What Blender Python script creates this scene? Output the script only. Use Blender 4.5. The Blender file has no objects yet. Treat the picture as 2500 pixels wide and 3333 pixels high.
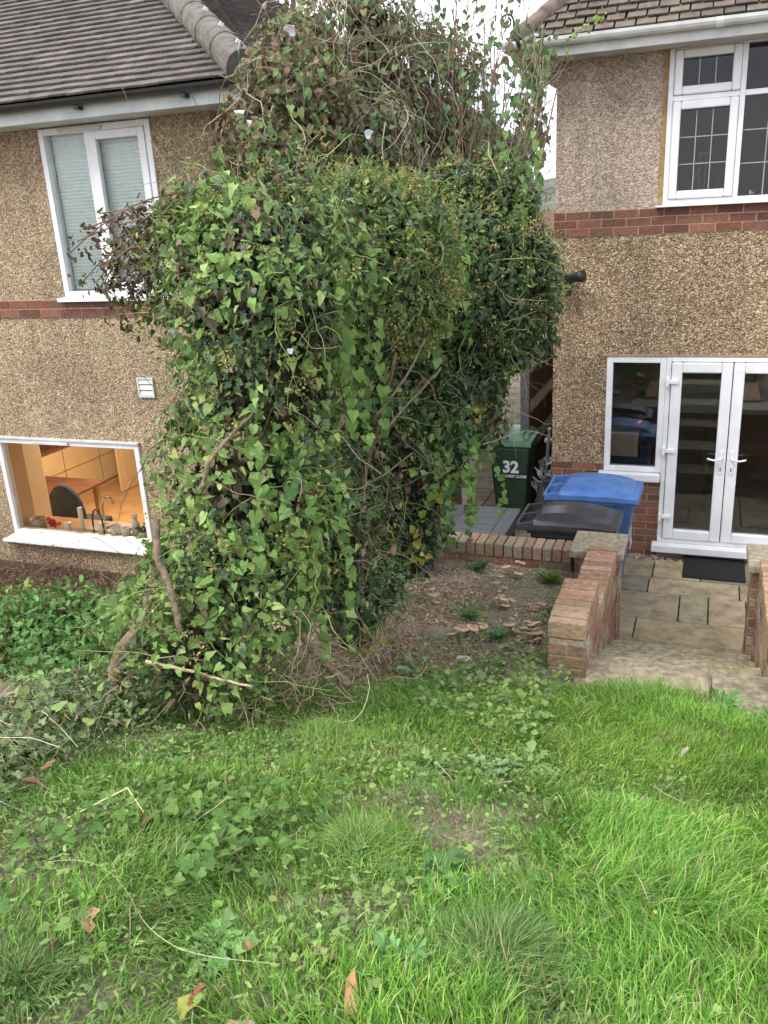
import bpy, math, random
import numpy as np
from mathutils import Vector, Matrix, Euler
R_ = np.random.RandomState(7)
random.seed(7)
rad = math.radians
SC = bpy.context.scene
COL = SC.collection

# ------------------------------------------------------------------ camera
cam_d = bpy.data.cameras.new("camera")
cam = bpy.data.objects.new("camera", cam_d); COL.objects.link(cam)
cam_d.sensor_fit = 'VERTICAL'; cam_d.sensor_height = 36.0
cam_d.lens = 36.0 * 2784.45 / 3333.0
cam_d.clip_start = 0.05; cam_d.clip_end = 5000
CAM = np.array([0.0, 0.0, 3.55])
pit, rol, yaw = rad(19.326), rad(-3.169), rad(21.333)
fw = Vector((-math.sin(yaw) * math.cos(pit), math.cos(yaw) * math.cos(pit), -math.sin(pit)))
rt = Vector((math.cos(yaw), math.sin(yaw), 0)); up = rt.cross(fw)
r2 = rt * math.cos(rol) + up * math.sin(rol); u2 = -rt * math.sin(rol) + up * math.cos(rol)
cam.matrix_world = Matrix(((r2.x, u2.x, -fw.x, 0), (r2.y, u2.y, -fw.y, 0), (r2.z, u2.z, -fw.z, 3.55), (0, 0, 0, 1)))
SC.camera = cam
FW, RT, UP = np.array(fw), np.array(r2), np.array(u2)

# ------------------------------------------------------------------ sky, sun, exposure
world = bpy.data.worlds.new("World"); SC.world = world; world.use_nodes = True
nt = world.node_tree; nt.nodes.clear()
o = nt.nodes.new('ShaderNodeOutputWorld'); bg = nt.nodes.new('ShaderNodeBackground')
sky = nt.nodes.new('ShaderNodeTexSky'); sky.sky_type = 'NISHITA'; sky.sun_disc = False
SUN_EL, SUN_ROT = 50.0, 218.0
sky.sun_elevation = rad(SUN_EL); sky.sun_rotation = rad(SUN_ROT); sky.air_density = 1.6; sky.dust_density = 4.0
tc = nt.nodes.new('ShaderNodeTexCoord'); mp = nt.nodes.new('ShaderNodeMapping'); mp.inputs['Scale'].default_value = (1.5, 1.5, 5)
nz = nt.nodes.new('ShaderNodeTexNoise'); nz.inputs['Scale'].default_value = 2.2; nz.inputs['Detail'].default_value = 7
rp = nt.nodes.new('ShaderNodeValToRGB')
rp.color_ramp.elements[0].position = .36; rp.color_ramp.elements[0].color = (9.6, 10.5, 12.6, 1)
rp.color_ramp.elements[1].position = .62; rp.color_ramp.elements[1].color = (14.5, 14.7, 15.2, 1)
mx = nt.nodes.new('ShaderNodeMix'); mx.data_type = 'RGBA'; mx.inputs[0].default_value = .86
L = nt.links.new
L(tc.outputs['Generated'], mp.inputs[0]); L(mp.outputs[0], nz.inputs['Vector']); L(nz.outputs['Fac'], rp.inputs[0])
L(sky.outputs[0], mx.inputs[6]); L(rp.outputs[0], mx.inputs[7]); L(mx.outputs[2], bg.inputs[0]); L(bg.outputs[0], o.inputs[0])
bg.inputs[1].default_value = 0.075
sun_d = bpy.data.lights.new("sun", 'SUN'); sun_d.energy = 1.5; sun_d.angle = rad(22); sun_d.color = (1, .95, .87)
sun = bpy.data.objects.new("sun", sun_d); COL.objects.link(sun)
_a = rad(SUN_ROT)
sd = Vector((math.sin(_a) * math.cos(rad(SUN_EL)), math.cos(_a) * math.cos(rad(SUN_EL)), math.sin(rad(SUN_EL))))
sun.rotation_euler = sd.to_track_quat('Z', 'Y').to_euler(); sun.location = (3, -3, 12)
SC.view_settings.view_transform = 'Standard'; SC.view_settings.look = 'None'
SC.view_settings.exposure = 1.15; SC.view_settings.gamma = 1
SC.cycles.max_bounces = 7; SC.cycles.transparent_max_bounces = 10; SC.cycles.transmission_bounces = 4
SC.cycles.use_denoising = True

# ------------------------------------------------------------------ materials
def nodes(name):
    m = bpy.data.materials.new(name); m.use_nodes = True
    t = m.node_tree; b = t.nodes['Principled BSDF']
    return m, t, b
def N(t, typ, **kw):
    n = t.nodes.new(typ)
    for k, v in kw.items():
        if k in n.inputs: n.inputs[k].default_value = v
        else: setattr(n, k, v)
    return n
def ramp(t, src, stops):
    r = t.nodes.new('ShaderNodeValToRGB'); e = r.color_ramp.elements
    e[0].position, e[0].color = stops[0][0], (*stops[0][1], 1)
    e[1].position, e[1].color = stops[-1][0], (*stops[-1][1], 1)
    for p, c in stops[1:-1]:
        q = e.new(p); q.color = (*c, 1)
    t.links.new(src, r.inputs[0]); return r
def bump(t, b, h, strength=.4, dist=.01):
    n = t.nodes.new('ShaderNodeBump'); n.inputs['Strength'].default_value = strength; n.inputs['Distance'].default_value = dist
    t.links.new(h, n.inputs['Height']); t.links.new(n.outputs[0], b.inputs['Normal']); return n
def mul(t, a, b_, f=1.0, typ='MULTIPLY'):
    m = t.nodes.new('ShaderNodeMix'); m.data_type = 'RGBA'; m.blend_type = typ; m.inputs[0].default_value = f
    t.links.new(a, m.inputs[6]); t.links.new(b_, m.inputs[7]); return m.outputs[2]
def plain(name, col, rough=.5, metal=0, spec=.5, noise=0, nscale=20, bmp=0, emis=None):
    m, t, b = nodes(name)
    b.inputs['Base Color'].default_value = (*col, 1); b.inputs['Roughness'].default_value = rough
    b.inputs['Metallic'].default_value = metal; b.inputs['Specular IOR Level'].default_value = spec
    if noise or bmp:
        c = N(t, 'ShaderNodeTexCoord'); n = N(t, 'ShaderNodeTexNoise', Scale=nscale, Detail=6.0); t.links.new(c.outputs['Object'], n.inputs['Vector'])
        if noise:
            r = ramp(t, n.outputs['Fac'], [(.3, tuple(x * (1 - noise) for x in col)), (.7, tuple(min(1, x * (1 + noise * .6)) for x in col))])
            t.links.new(r.outputs[0], b.inputs['Base Color'])
        if bmp: bump(t, b, n.outputs['Fac'], bmp)
    if emis:
        b.inputs['Emission Color'].default_value = (*emis[0], 1); b.inputs['Emission Strength'].default_value = emis[1]
    return m
def vcol(name, rough=.5, spec=.4, transl=0, noise=.25, nscale=30, bmp=0, bscale=60, moss=None):
    """per-vertex own colour times noise"""
    m, t, b = nodes(name)
    a = N(t, 'ShaderNodeAttribute', attribute_name='Col')
    c = N(t, 'ShaderNodeTexCoord'); n = N(t, 'ShaderNodeTexNoise', Scale=float(nscale), Detail=5.0); t.links.new(c.outputs['Object'], n.inputs['Vector'])
    r = ramp(t, n.outputs['Fac'], [(.28, (1 - noise,) * 3), (.72, (1 + noise,) * 3)])
    out = mul(t, a.outputs['Color'], r.outputs[0])
    if moss:
        n2 = N(t, 'ShaderNodeTexNoise', Scale=moss[1], Detail=8.0, Roughness=.7); t.links.new(c.outputs['Object'], n2.inputs['Vector'])
        r2_ = ramp(t, n2.outputs['Fac'], [(moss[2], (0, 0, 0)), (moss[2] + .12, (1, 1, 1))])
        mm = t.nodes.new('ShaderNodeMix'); mm.data_type = 'RGBA'; t.links.new(r2_.outputs[0], mm.inputs[0]); t.links.new(out, mm.inputs[6]); mm.inputs[7].default_value = (*moss[0], 1); out = mm.outputs[2]
    t.links.new(out, b.inputs['Base Color'])
    b.inputs['Roughness'].default_value = rough; b.inputs['Specular IOR Level'].default_value = spec
    if bmp:
        n3 = N(t, 'ShaderNodeTexNoise', Scale=float(bscale), Detail=6.0); t.links.new(c.outputs['Object'], n3.inputs['Vector']); bump(t, b, n3.outputs['Fac'], bmp)
    if transl:
        tr = N(t, 'ShaderNodeBsdfTranslucent'); ms = N(t, 'ShaderNodeMixShader'); ms.inputs[0].default_value = transl
        t.links.new(out, tr.inputs[0]); t.links.new(b.outputs[0], ms.inputs[1]); t.links.new(tr.outputs[0], ms.inputs[2])
        t.links.new(ms.outputs[0], t.nodes['Material Output'].inputs[0])
    return m
def pebble(name, stops, scale=62, big=.25, blot=None):
    m, t, b = nodes(name)
    c = N(t, 'ShaderNodeTexCoord')
    v = N(t, 'ShaderNodeTexVoronoi', Scale=float(scale)); t.links.new(c.outputs['Object'], v.inputs['Vector'])
    sep = N(t, 'ShaderNodeSeparateColor'); t.links.new(v.outputs['Color'], sep.inputs[0])
    stops = [(q, tuple(min(.95, w * 1.2) for w in c_)) for q, c_ in stops]
    r = ramp(t, sep.outputs[0], stops); r.color_ramp.interpolation = 'LINEAR'
    d = ramp(t, v.outputs['Distance'], [(.25, (1, 1, 1)), (.8, (.62, .57, .52))])
    n = N(t, 'ShaderNodeTexNoise', Scale=1.7, Detail=6.0); t.links.new(c.outputs['Object'], n.inputs['Vector'])
    rn = ramp(t, n.outputs['Fac'], [(.3, (1 - big,) * 3), (.7, (1 + big * .5,) * 3)])
    n4 = N(t, 'ShaderNodeTexNoise', Scale=22.0, Detail=3.0); t.links.new(c.outputs['Object'], n4.inputs['Vector'])
    r4 = ramp(t, n4.outputs['Fac'], [(.35, (.8,) * 3), (.65, (1.12,) * 3)])
    out = mul(t, mul(t, mul(t, r.outputs[0], d.outputs[0]), rn.outputs[0]), r4.outputs[0])
    mps = N(t, 'ShaderNodeMapping'); mps.inputs['Scale'].default_value = (7, 7, .55); t.links.new(c.outputs['Object'], mps.inputs[0])
    n6 = N(t, 'ShaderNodeTexNoise', Scale=1.0, Detail=7.0, Roughness=.6); t.links.new(mps.outputs[0], n6.inputs['Vector']); r6 = ramp(t, n6.outputs['Fac'], [(.36, (.91, .90, .885)), (.58, (1.03, 1.03, 1.03))]); out = mul(t, out, r6.outputs[0])
    if blot:
        mpn = N(t, 'ShaderNodeMapping'); mpn.inputs['Scale'].default_value = (2.2, 1, .8); t.links.new(c.outputs['Object'], mpn.inputs[0])
        n5 = N(t, 'ShaderNodeTexNoise', Scale=1.6, Detail=9.0, Roughness=.65); t.links.new(mpn.outputs[0], n5.inputs['Vector'])
        r5 = ramp(t, n5.outputs['Fac'], [(.42, blot), (.6, (1, 1, 1))]); out = mul(t, out, r5.outputs[0])
    t.links.new(out, b.inputs['Base Color']); b.inputs['Roughness'].default_value = .85; b.inputs['Specular IOR Level'].default_value = .3
    bump(t, b, v.outputs['Distance'], .9, -.012)
    return m
def glass(name, tint=(.9, .94, .93), ior=1.5, extra=.0):
    m, t, b = nodes(name)
    f = N(t, 'ShaderNodeFresnel', IOR=ior); g = N(t, 'ShaderNodeBsdfGlossy', Roughness=.01); tr = N(t, 'ShaderNodeBsdfTransparent')
    tr.inputs[0].default_value = (*tint, 1); ms = N(t, 'ShaderNodeMixShader')
    ad = N(t, 'ShaderNodeMath', operation='ADD'); ad.inputs[1].default_value = extra; ad.use_clamp = True
    c = N(t, 'ShaderNodeTexCoord'); n = N(t, 'ShaderNodeTexNoise', Scale=1.3, Detail=1.0); t.links.new(c.outputs['Object'], n.inputs['Vector'])
    bp = N(t, 'ShaderNodeBump', Strength=.05, Distance=.02); t.links.new(n.outputs['Fac'], bp.inputs['Height']); t.links.new(bp.outputs[0], g.inputs['Normal'])
    t.links.new(f.outputs[0], ad.inputs[0]); t.links.new(ad.outputs[0], ms.inputs[0]); t.links.new(tr.outputs[0], ms.inputs[1]); t.links.new(g.outputs[0], ms.inputs[2])
    t.links.new(ms.outputs[0], t.nodes['Material Output'].inputs[0]); return m

M = {}
M['dash_left'] = pebble('pebbledash_tan', [(0, (.19, .135, .085)), (.25, (.33, .245, .155)), (.6, (.45, .35, .23)), (.88, (.55, .45, .31)), (1, (.72, .63, .48))], 92)
M['dash_right'] = pebble('pebbledash_brown', [(0, (.13, .09, .055)), (.3, (.27, .19, .115)), (.62, (.41, .305, .19)), (.88, (.54, .43, .29)), (1, (.80, .71, .56))], 82)
M['dash_pale'] = pebble('pebbledash_weathered', [(0, (.30, .24, .19)), (.4, (.50, .42, .345)), (.75, (.62, .53, .44)), (1, (.74, .66, .57))], 84, .12, (.86, .84, .83))
M['upvc'] = plain('white_upvc', (.77, .78, .80), .30, noise=.09, nscale=6)
M['upvc_dirty'] = plain('weathered_white_paint', (.62, .63, .62), .45, noise=.18, nscale=7)
M['fascia_grey'] = plain('grey_white_fascia', (.55, .59, .58), .5, noise=.2, nscale=5)
M['black_plastic'] = plain('black_plastic', (.018, .018, .02), .42, noise=.3, nscale=9)
M['glass'] = glass('window_glass'); M['glass_dark'] = glass('dark_window_glass', (.55, .58, .60), 1.5, .0); M['glass_door'] = glass('door_glass', (.88, .92, .92), 1.5, .13)
M['brick'] = vcol('brick', .85, .25, noise=.28, nscale=45, bmp=.5, bscale=120)
M['brick_old'] = vcol('weathered_brick', .9, .2, noise=.3, nscale=38, bmp=.7, bscale=90, moss=((.44, .38, .30), 14.0, .60))
M['mortar'] = plain('mortar', (.40, .33, .23), .95, noise=.35, nscale=40, bmp=.5)
M['coping'] = plain('concrete_coping', (.34, .29, .20), .95, noise=.45, nscale=28, bmp=.9)
M['tile_l'] = vcol('concrete_roof_tile', .8, .25, noise=.28, nscale=9, bmp=.4, bscale=60, moss=((.24, .22, .15), 11.0, .60))
M['tile_r'] = vcol('clay_roof_tile', .85, .2, noise=.3, nscale=12, bmp=.5, bscale=60, moss=((.10, .085, .06), 13.0, .60))
M['hip'] = plain('mossy_hip_tile', (.14, .125, .105), .9, noise=.45, nscale=13, bmp=.7)
M['slab'] = vcol('sandstone_slab', .85, .2, noise=.36, nscale=9, bmp=.35, bscale=40, moss=((.16, .14, .10), 6.0, .58))
M['step'] = vcol('lichened_concrete_step', .95, .15, noise=.42, nscale=26, bmp=1.0, bscale=80, moss=((.17, .15, .11), 7.0, .52))
M['mat'] = plain('rubber_doormat', (.012, .012, .015), .8, noise=.4, nscale=120, bmp=.8)
M['fence'] = vcol('fence_wood', .85, .2, noise=.3, nscale=20, bmp=.4)
M['cream'] = plain('cream_unit', (.66, .47, .25), .45, noise=.08, nscale=3)
M['metal'] = plain('brushed_metal', (.6, .58, .55), .25, 1.0)
M['vcgeneric'] = vcol('painted_surface', .5, .4, noise=.12, nscale=10)
M['grass'] = vcol('grass_blade', .5, .35, transl=.32, noise=.05, nscale=8)
M['leaf'] = vcol('leaf', .38, .5, transl=.22, noise=.12, nscale=40)
M['leaf_soft'] = vcol('soft_leaf', .55, .22, transl=.30, noise=.12, nscale=40)
M['leaf_dead'] = vcol('dead_leaf', .8, .2, transl=.12, noise=.3, nscale=30)
M['stem'] = vcol('stem', .8, .2, noise=.3, nscale=50)
M['bark'] = vcol('bark', .9, .2, noise=.4, nscale=45, bmp=.9, bscale=90)
M['petal'] = vcol('petal', .6, .3, transl=.3, noise=.03)
M['mush'] = vcol('mushroom', .6, .3, noise=.22, nscale=60, bmp=.2)

# ------------------------------------------------------------------ geometry builder
class Geo:
    def __init__(s): s.v = []; s.f = []; s.c = []; s.n = 0
    def add(s, v, f, c=(.5, .5, .5)):
        v = np.asarray(v, float); f = np.asarray(f, int)
        s.v.append(v); s.f.append(f + s.n); c = np.asarray(c, float)
        s.c.append(np.tile(c, (len(v), 1)) if c.ndim == 1 else c); s.n += len(v)
    def box(s, lo, hi, c=(.5, .5, .5), rot=None, piv=None, taper=None):
        x0, y0, z0 = lo; x1, y1, z1 = hi
        v = np.array([(x0, y0, z0), (x1, y0, z0), (x1, y1, z0), (x0, y1, z0), (x0, y0, z1), (x1, y0, z1), (x1, y1, z1), (x0, y1, z1)], float)
        if rot is not None:
            p = np.array(piv if piv is not None else (v[0] + v[6]) / 2); v = (v - p) @ np.array(Euler(rot).to_matrix()).T + p
        s.add(v, [(0, 3, 2, 1), (4, 5, 6, 7), (0, 1, 5, 4), (1, 2, 6, 5), (2, 3, 7, 6), (3, 0, 4, 7)], c)
    def hexa(s, bot, top, c=(.5, .5, .5)):
        s.add(np.array(list(bot) + list(top), float), [(0, 3, 2, 1), (4, 5, 6, 7), (0, 1, 5, 4), (1, 2, 6, 5), (2, 3, 7, 6), (3, 0, 4, 7)], c)
    def tube(s, pts, r, sides=6, c=(.5, .5, .5), cap=True):
        p = np.asarray(pts, float); n = len(p); r = np.broadcast_to(np.asarray(r, float), (n,))
        d = np.gradient(p, axis=0); d /= np.linalg.norm(d, axis=1)[:, None] + 1e-9
        ref = np.array([0, 0, 1.0]) if abs(d[:, 2].mean()) < .8 else np.array([1.0, 0, 0])
        a = np.cross(d, ref); a /= np.linalg.norm(a, axis=1)[:, None] + 1e-9; b = np.cross(d, a)
        t = np.arange(sides) * 2 * np.pi / sides
        v = p[:, None] + r[:, None, None] * (np.cos(t)[None, :, None] * a[:, None] + np.sin(t)[None, :, None] * b[:, None])
        i = np.arange(n - 1)[:, None] * sides; j = np.arange(sides)[None]; k = (j + 1) % sides
        f = np.stack([i + j, i + k, i + sides + k, i + sides + j], -1).reshape(-1, 4)
        s.add(v.reshape(-1, 3), f, c)
        if cap:
            m = s.n - n * sides
            for q, rev in ((0, 1), (n - 1, 0)):
                ids = np.arange(sides) + q * sides + m - s.n
                s.f.append((ids[::-1] if rev else ids)[None] + s.n)
    def lathe(s, prof, c=(.5, .5, .5), at=(0, 0, 0), sides=16, wav=0, tilt=None, sx=1, sy=1):
        pr = np.array(prof, float); n = len(pr); t = np.arange(sides) * 2 * np.pi / sides
        w = 1 + wav * np.sin(t * 3 + at[0] * 40) + wav * .6 * np.sin(t * 5 + at[1] * 70)
        v = np.zeros((n, sides, 3)); v[..., 0] = pr[:, :1] * np.cos(t) * w * sx; v[..., 1] = pr[:, :1] * np.sin(t) * w * sy; v[..., 2] = pr[:, 1:2] + pr[:, :1] * (w - 1) * .8
        v = v.reshape(-1, 3)
        if tilt is not None: v = v @ np.array(Euler(tilt).to_matrix()).T
        i = np.arange(n - 1)[:, None] * sides; j = np.arange(sides)[None]; k = (j + 1) % sides
        cc = c
        if np.asarray(c).ndim == 2: cc = np.repeat(np.asarray(c, float), sides, axis=0)
        s.add(v + np.array(at), np.stack([i + j, i + k, i + sides + k, i + sides + j], -1).reshape(-1, 4), cc)
    def extrude(s, poly, axis, a0, a1, c=(.5, .5, .5)):
        """poly: 2d outline in the two other axes, extruded along axis"""
        p = np.asarray(poly, float); n = len(p); v = np.zeros((2 * n, 3)); ax = [i for i in range(3) if i != axis]
        v[:n, ax[0]] = v[n:, ax[0]] = p[:, 0]; v[:n, ax[1]] = v[n:, ax[1]] = p[:, 1]; v[:n, axis] = a0; v[n:, axis] = a1
        i = np.arange(n); k = (i + 1) % n
        s.add(v, np.stack([i, k, k + n, i + n], -1), c); b = s.n - 2 * n
        s.f.append(np.arange(n)[None][:, ::-1] + b); s.f.append(np.arange(n, 2 * n)[None] + b)
    def build(s, name, mat, parent=None, smooth=False, local=False, bevel=0, fixn=True):
        v = np.concatenate(s.v) if s.v else np.zeros((0, 3)); c = np.concatenate(s.c)
        if parent is not None:
            off = np.zeros(3) if local else np.array(ROOT.get(parent.name, (0, 0, 0)))
        else:
            off = np.zeros(3) if local else np.array([(v[:, 0].min() + v[:, 0].max()) / 2, (v[:, 1].min() + v[:, 1].max()) / 2, v[:, 2].min()])
        v = v - off
        me = bpy.data.meshes.new(name)
        tot = [np.full(len(f), f.shape[1]) for f in s.f]; loops = np.concatenate([f.ravel() for f in s.f]); tot = np.concatenate(tot)
        me.vertices.add(len(v)); me.vertices.foreach_set('co', v.astype(np.float32).ravel())
        me.loops.add(len(loops)); me.loops.foreach_set('vertex_index', loops.astype(np.int32))
        me.polygons.add(len(tot)); st = np.concatenate([[0], np.cumsum(tot)[:-1]])
        me.polygons.foreach_set('loop_start', st.astype(np.int32)); me.polygons.foreach_set('loop_total', tot.astype(np.int32))
        me.polygons.foreach_set('use_smooth', np.full(len(tot), bool(smooth)))
        me.update(calc_edges=True)
        at = me.color_attributes.new('Col', 'FLOAT_COLOR', 'POINT')
        at.data.foreach_set('color', np.concatenate([np.clip(c, 0, 1), np.ones((len(c), 1))], 1).astype(np.float32).ravel())
        me.materials.append(mat if not isinstance(mat, str) else M[mat])
        ob = bpy.data.objects.new(name, me); COL.objects.link(ob)
        if parent is not None: ob.parent = parent; ROOT[ob.name] = ROOT.get(parent.name, (0, 0, 0)) if not local else (0, 0, 0)
        else: ob.location = off; ROOT[ob.name] = tuple(off)
        if bevel:
            b = ob.modifiers.new('bevel', 'BEVEL'); b.width = bevel; b.segments = 2; b.limit_method = 'ANGLE'
        return ob
ROOT = {}
def thing(name, label, cat, loc=(0, 0, 0), group=None):
    e = bpy.data.objects.new(name, None); COL.objects.link(e); e.location = loc; e.empty_display_size = .2
    e['label'] = label; e['category'] = cat
    if group: e['group'] = group
    ROOT[e.name] = tuple(loc); return e
def tag(ob, label, cat, group=None):
    ob['label'] = label; ob['category'] = cat
    if group: ob['group'] = group
    return ob
def kind(ob, k, label=None):
    ob['kind'] = k
    if label: ob['label'] = label
    return ob
def jit(c, a=.15, hue=.05):
    c = np.array(c) * (1 + R_.uniform(-a, a)); return np.clip(c * (1 + R_.uniform(-hue, hue, 3)), 0, 1)

# value noise
_P = R_.rand(64, 64, 64)
def noise3(p):
    p = np.asarray(p, float); i = np.floor(p).astype(int); f = p - i; f = f * f * (3 - 2 * f); i &= 63; j = (i + 1) & 63
    x0, y0, z0 = i.T; x1, y1, z1 = j.T; fx, fy, fz = f.T
    c = lambda a, b: a * (1 - fx) + b * fx
    a = c(_P[x0, y0, z0], _P[x1, y0, z0]); b = c(_P[x0, y1, z0], _P[x1, y1, z0])
    d = c(_P[x0, y0, z1], _P[x1, y0, z1]); e = c(_P[x0, y1, z1], _P[x1, y1, z1])
    return (a * (1 - fy) + b * fy) * (1 - fz) + (d * (1 - fy) + e * fy) * fz
def noise2(x, y, s=1.0, o=0.0):
    return noise3(np.stack([np.asarray(x) * s + 100 + o, np.asarray(y) * s + 100, np.full(np.shape(x), 3.3 + o)], -1).reshape(-1, 3)).reshape(np.shape(x))
def sstep(a, b, x):
    t = np.clip((x - a) / (b - a), 0, 1); return t * t * (3 - 2 * t)
def inframe(P, m=.25):
    d = P - CAM; z = d @ FW; return (z > .1) & (np.abs(d @ RT) < z * (.449 + m) + .15) & (np.abs(d @ UP) < z * (.5985 + m) + .15)

# ------------------------------------------------------------------ terrain height
def H(x, y):
    x = np.asarray(x, float); y = np.asarray(y, float)
    lawn = np.where(y < 1.3, 1.95 - .14 * (y - 1.3), 1.95 - .33 * (y - 1.3)); bed = 1.01 - .10 * (y - 4.15)
    h = np.maximum(lawn, bed); h = np.maximum(h, -.4) ; h = np.minimum(h, 2.6)
    h = h + (noise2(x, y, 1.3) - .5) * .10 * sstep(6.5, 5.5, y) + (noise2(x, y, 6, 5) - .5) * .035
    d = sstep(-2.45, -4.5, x) * sstep(.5, 2.2, y + 0 * x); h = h * (1 - d) - .4 * d
    h = np.where((x > -.64) & (x < .49) & (y > 4.27), np.minimum(h, .90), h)
    low = ((y > 6.40) & (x > -2.7)) | ((x > -.64) & (x < .54) & (y > 4.5))
    h = np.where(low, -.07, h)
    h = np.where((y > 6.0) & (x <= -2.7), -.4, h)
    far = sstep(20, 60, np.hypot(x, y)); return h * (1 - far) - 3.0 * far
# ================================================================== GROUND
def ax_(a, b, step, far):
    core = np.arange(a, b + 1e-6, step); out = []
    g = step
    lo = [a]; hi = [b]
    while hi[-1] < far: g *= 1.35; hi.append(hi[-1] + g); lo.append(lo[-1] - g)
    return np.concatenate([lo[:0:-1], core, hi[1:]])
gx = ax_(-6.5, 3.0, .05, 900); gy = ax_(-1.0, 9.0, .05, 900)
GX, GY = np.meshgrid(gx, gy, indexing='ij'); GZ = H(GX, GY)
g = Geo(); nx, ny = GX.shape; idx = np.arange(nx * ny).reshape(nx, ny)
g.add(np.stack([GX, GY, GZ], -1).reshape(-1, 3), np.stack([idx[:-1, :-1], idx[1:, :-1], idx[1:, 1:], idx[:-1, 1:]], -1).reshape(-1, 4), (.1, .08, .05))
m, t, b = nodes('ground_soil_and_thatch')
c = N(t, 'ShaderNodeTexCoord'); n1 = N(t, 'ShaderNodeTexNoise', Scale=2.2, Detail=8.0, Roughness=.62); n2 = N(t, 'ShaderNodeTexNoise', Scale=45.0, Detail=8.0, Roughness=.7); v = N(t, 'ShaderNodeTexVoronoi', Scale=55.0)
for q in (n1, n2, v): t.links.new(c.outputs['Object'], q.inputs['Vector'])
ra = ramp(t, n1.outputs['Fac'], [(.36, (.20, .16, .115)), (.5, (.30, .245, .18)), (.62, (.40, .34, .26))])
rb = ramp(t, n2.outputs['Fac'], [(.32, (.45, .42, .38)), (.5, (1, 1, 1)), (.68, (1.5, 1.42, 1.25))])
rc = ramp(t, v.outputs['Distance'], [(.05, (1.3, 1.25, 1.15)), (.5, (.8, .8, .8))])
t.links.new(mul(t, mul(t, ra.outputs[0], rb.outputs[0]), rc.outputs[0]), b.inputs['Base Color']); b.inputs['Roughness'].default_value = .95; bump(t, b, n2.outputs['Fac'], .9, .03)
M['ground'] = m
kind(g.build('ground', m, smooth=True, local=True), 'structure')

# ================================================================== BRICKWORK
RED = [(.175, .068, .045), (.21, .085, .055), (.14, .06, .042), (.23, .10, .065), (.18, .075, .052), (.15, .075, .052)]
OLD = [(.31, .17, .115), (.27, .135, .10), (.27, .18, .11), (.34, .23, .14), (.20, .12, .085), (.31, .25, .165), (.34, .30, .24)]
TOPC = [(.37, .25, .165), (.35, .23, .15), (.39, .285, .195), (.33, .225, .145), (.36, .22, .14)]
def bricks(g, org, u, n, length, courses, pal, proud=.006, bl=.215, bh=.065, jt=.012, d=.03, bond=0):
    """flat brickwork face: org bottom corner, u along, n outward"""
    org, u, n = (np.array(q, float) for q in (org, u, n)); z = np.array((0, 0, 1.0))
    for k in range(courses):
        x = -((k + bond) % 2) * (bl + jt) / 2
        while x < length - .005:
            a, e = max(x, 0), min(x + bl, length)
            if e - a > .02:
                w = R_.uniform(-.0015, .0015); z0 = k * (bh + jt) + jt; p = []
                for zz in (z0 + w, z0 + bh + w):
                    for (s_, dd) in ((a, proud), (e, proud), (e, -d), (a, -d)): p.append(org + u * s_ + n * (dd + w) + z * zz)
                g.hexa(p[:4], p[4:], jit(pal[R_.randint(len(pal))], .18))
            x += bl + jt

# ================================================================== LEFT HOUSE
lh = thing('pebbledashed_house', 'tan pebbledashed house with grey hipped roof and lit kitchen window, left side', 'house', (-7.5, 6.32, -.4))
YL, XR = 6.32, -3.72
def wall_with_holes(g, x0, x1, z0, z1, y0, y1, holes, c=(.5, .5, .5)):
    xs = sorted({x0, x1, *[h[0] for h in holes], *[h[1] for h in holes]})
    for a, b_ in zip(xs[:-1], xs[1:]):
        hs = sorted([(h[2], h[3]) for h in holes if h[0] <= a + 1e-6 and h[1] >= b_ - 1e-6]); z = z0
        for q0, q1 in hs:
            if q0 > z: g.box((a, y0, z), (b_, y1, q0), c)
            z = q1
        if z < z1: g.box((a, y0, z), (b_, y1, z1), c)
g = Geo(); wall_with_holes(g, -14, XR, -.45, 4.42, YL, YL + .28, [(-5.37, -4.27, 2.98, 4.34), (-6.51, -4.84, .64, 1.66)])
g.box((XR - .28, YL + .28, -.45), (XR, 16.1, 4.42)); g.box((-14, YL + 9.5, -.45), (XR - .28, 16.1, 4.42))
lw = g.build('wall', 'dash_left', lh)
g = Geo(); g.box((-13.9, YL - .012, 2.808), (XR - .01, YL - .0005, 2.962)); mt = g.build('mortar_bed', 'mortar', lh)
g = Geo(); bricks(g, (-13.85, YL - .012, 2.802), (1, 0, 0), (0, -1, 0), 10.1, 2, RED); g.build('brick_band', 'brick', lh)
g = Geo(); g.box((-13.9, YL - .03, -.45), (XR + .002, YL - .004, .33)); g.build('plinth', plain('dark_plinth', (.12, .07, .055), .9, noise=.4, nscale=15), lh)
# eaves
g = Geo(); g.box((-14.3, 5.99, 4.35), (-3.26, 6.015, 4.475)); g.box((-3.285, 6.015, 4.35), (-3.26, 16.4, 4.475)); g.build('fascia_board', 'fascia_grey', lh, bevel=.003)
g = Geo(); g.box((-14.3, 6.016, 4.352), (-3.287, YL - .002, 4.37)); g.box((XR + .002, YL, 4.352), (-3.287, 16.4, 4.37)); g.build('soffit', 'fascia_grey', lh)
g = Geo()
for k in range(9): pass
pr = [(math.cos(a) * .055, math.sin(a) * .05) for a in np.linspace(math.pi, 2 * math.pi, 9)]
pr2 = pr + [(q[0] * .88, q[1] * .86) for q in pr[::-1]]
g.extrude([(5.93 + y, 4.485 + z) for y, z in pr2], 0, -14.3, -3.2)
g.extrude([(-3.2 - y, 4.485 + z) for y, z in pr2], 1, 5.9, 16.5)
gut = g.build('gutter', 'black_plastic', lh, smooth=False)
for x in np.arange(-8.45, -3.2, .95): g = Geo(); g.box((x - .02, 5.925, 4.405), (x + .02, 5.989, 4.43)); g.build('gutter_bracket', 'black_plastic', gut)
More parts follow.
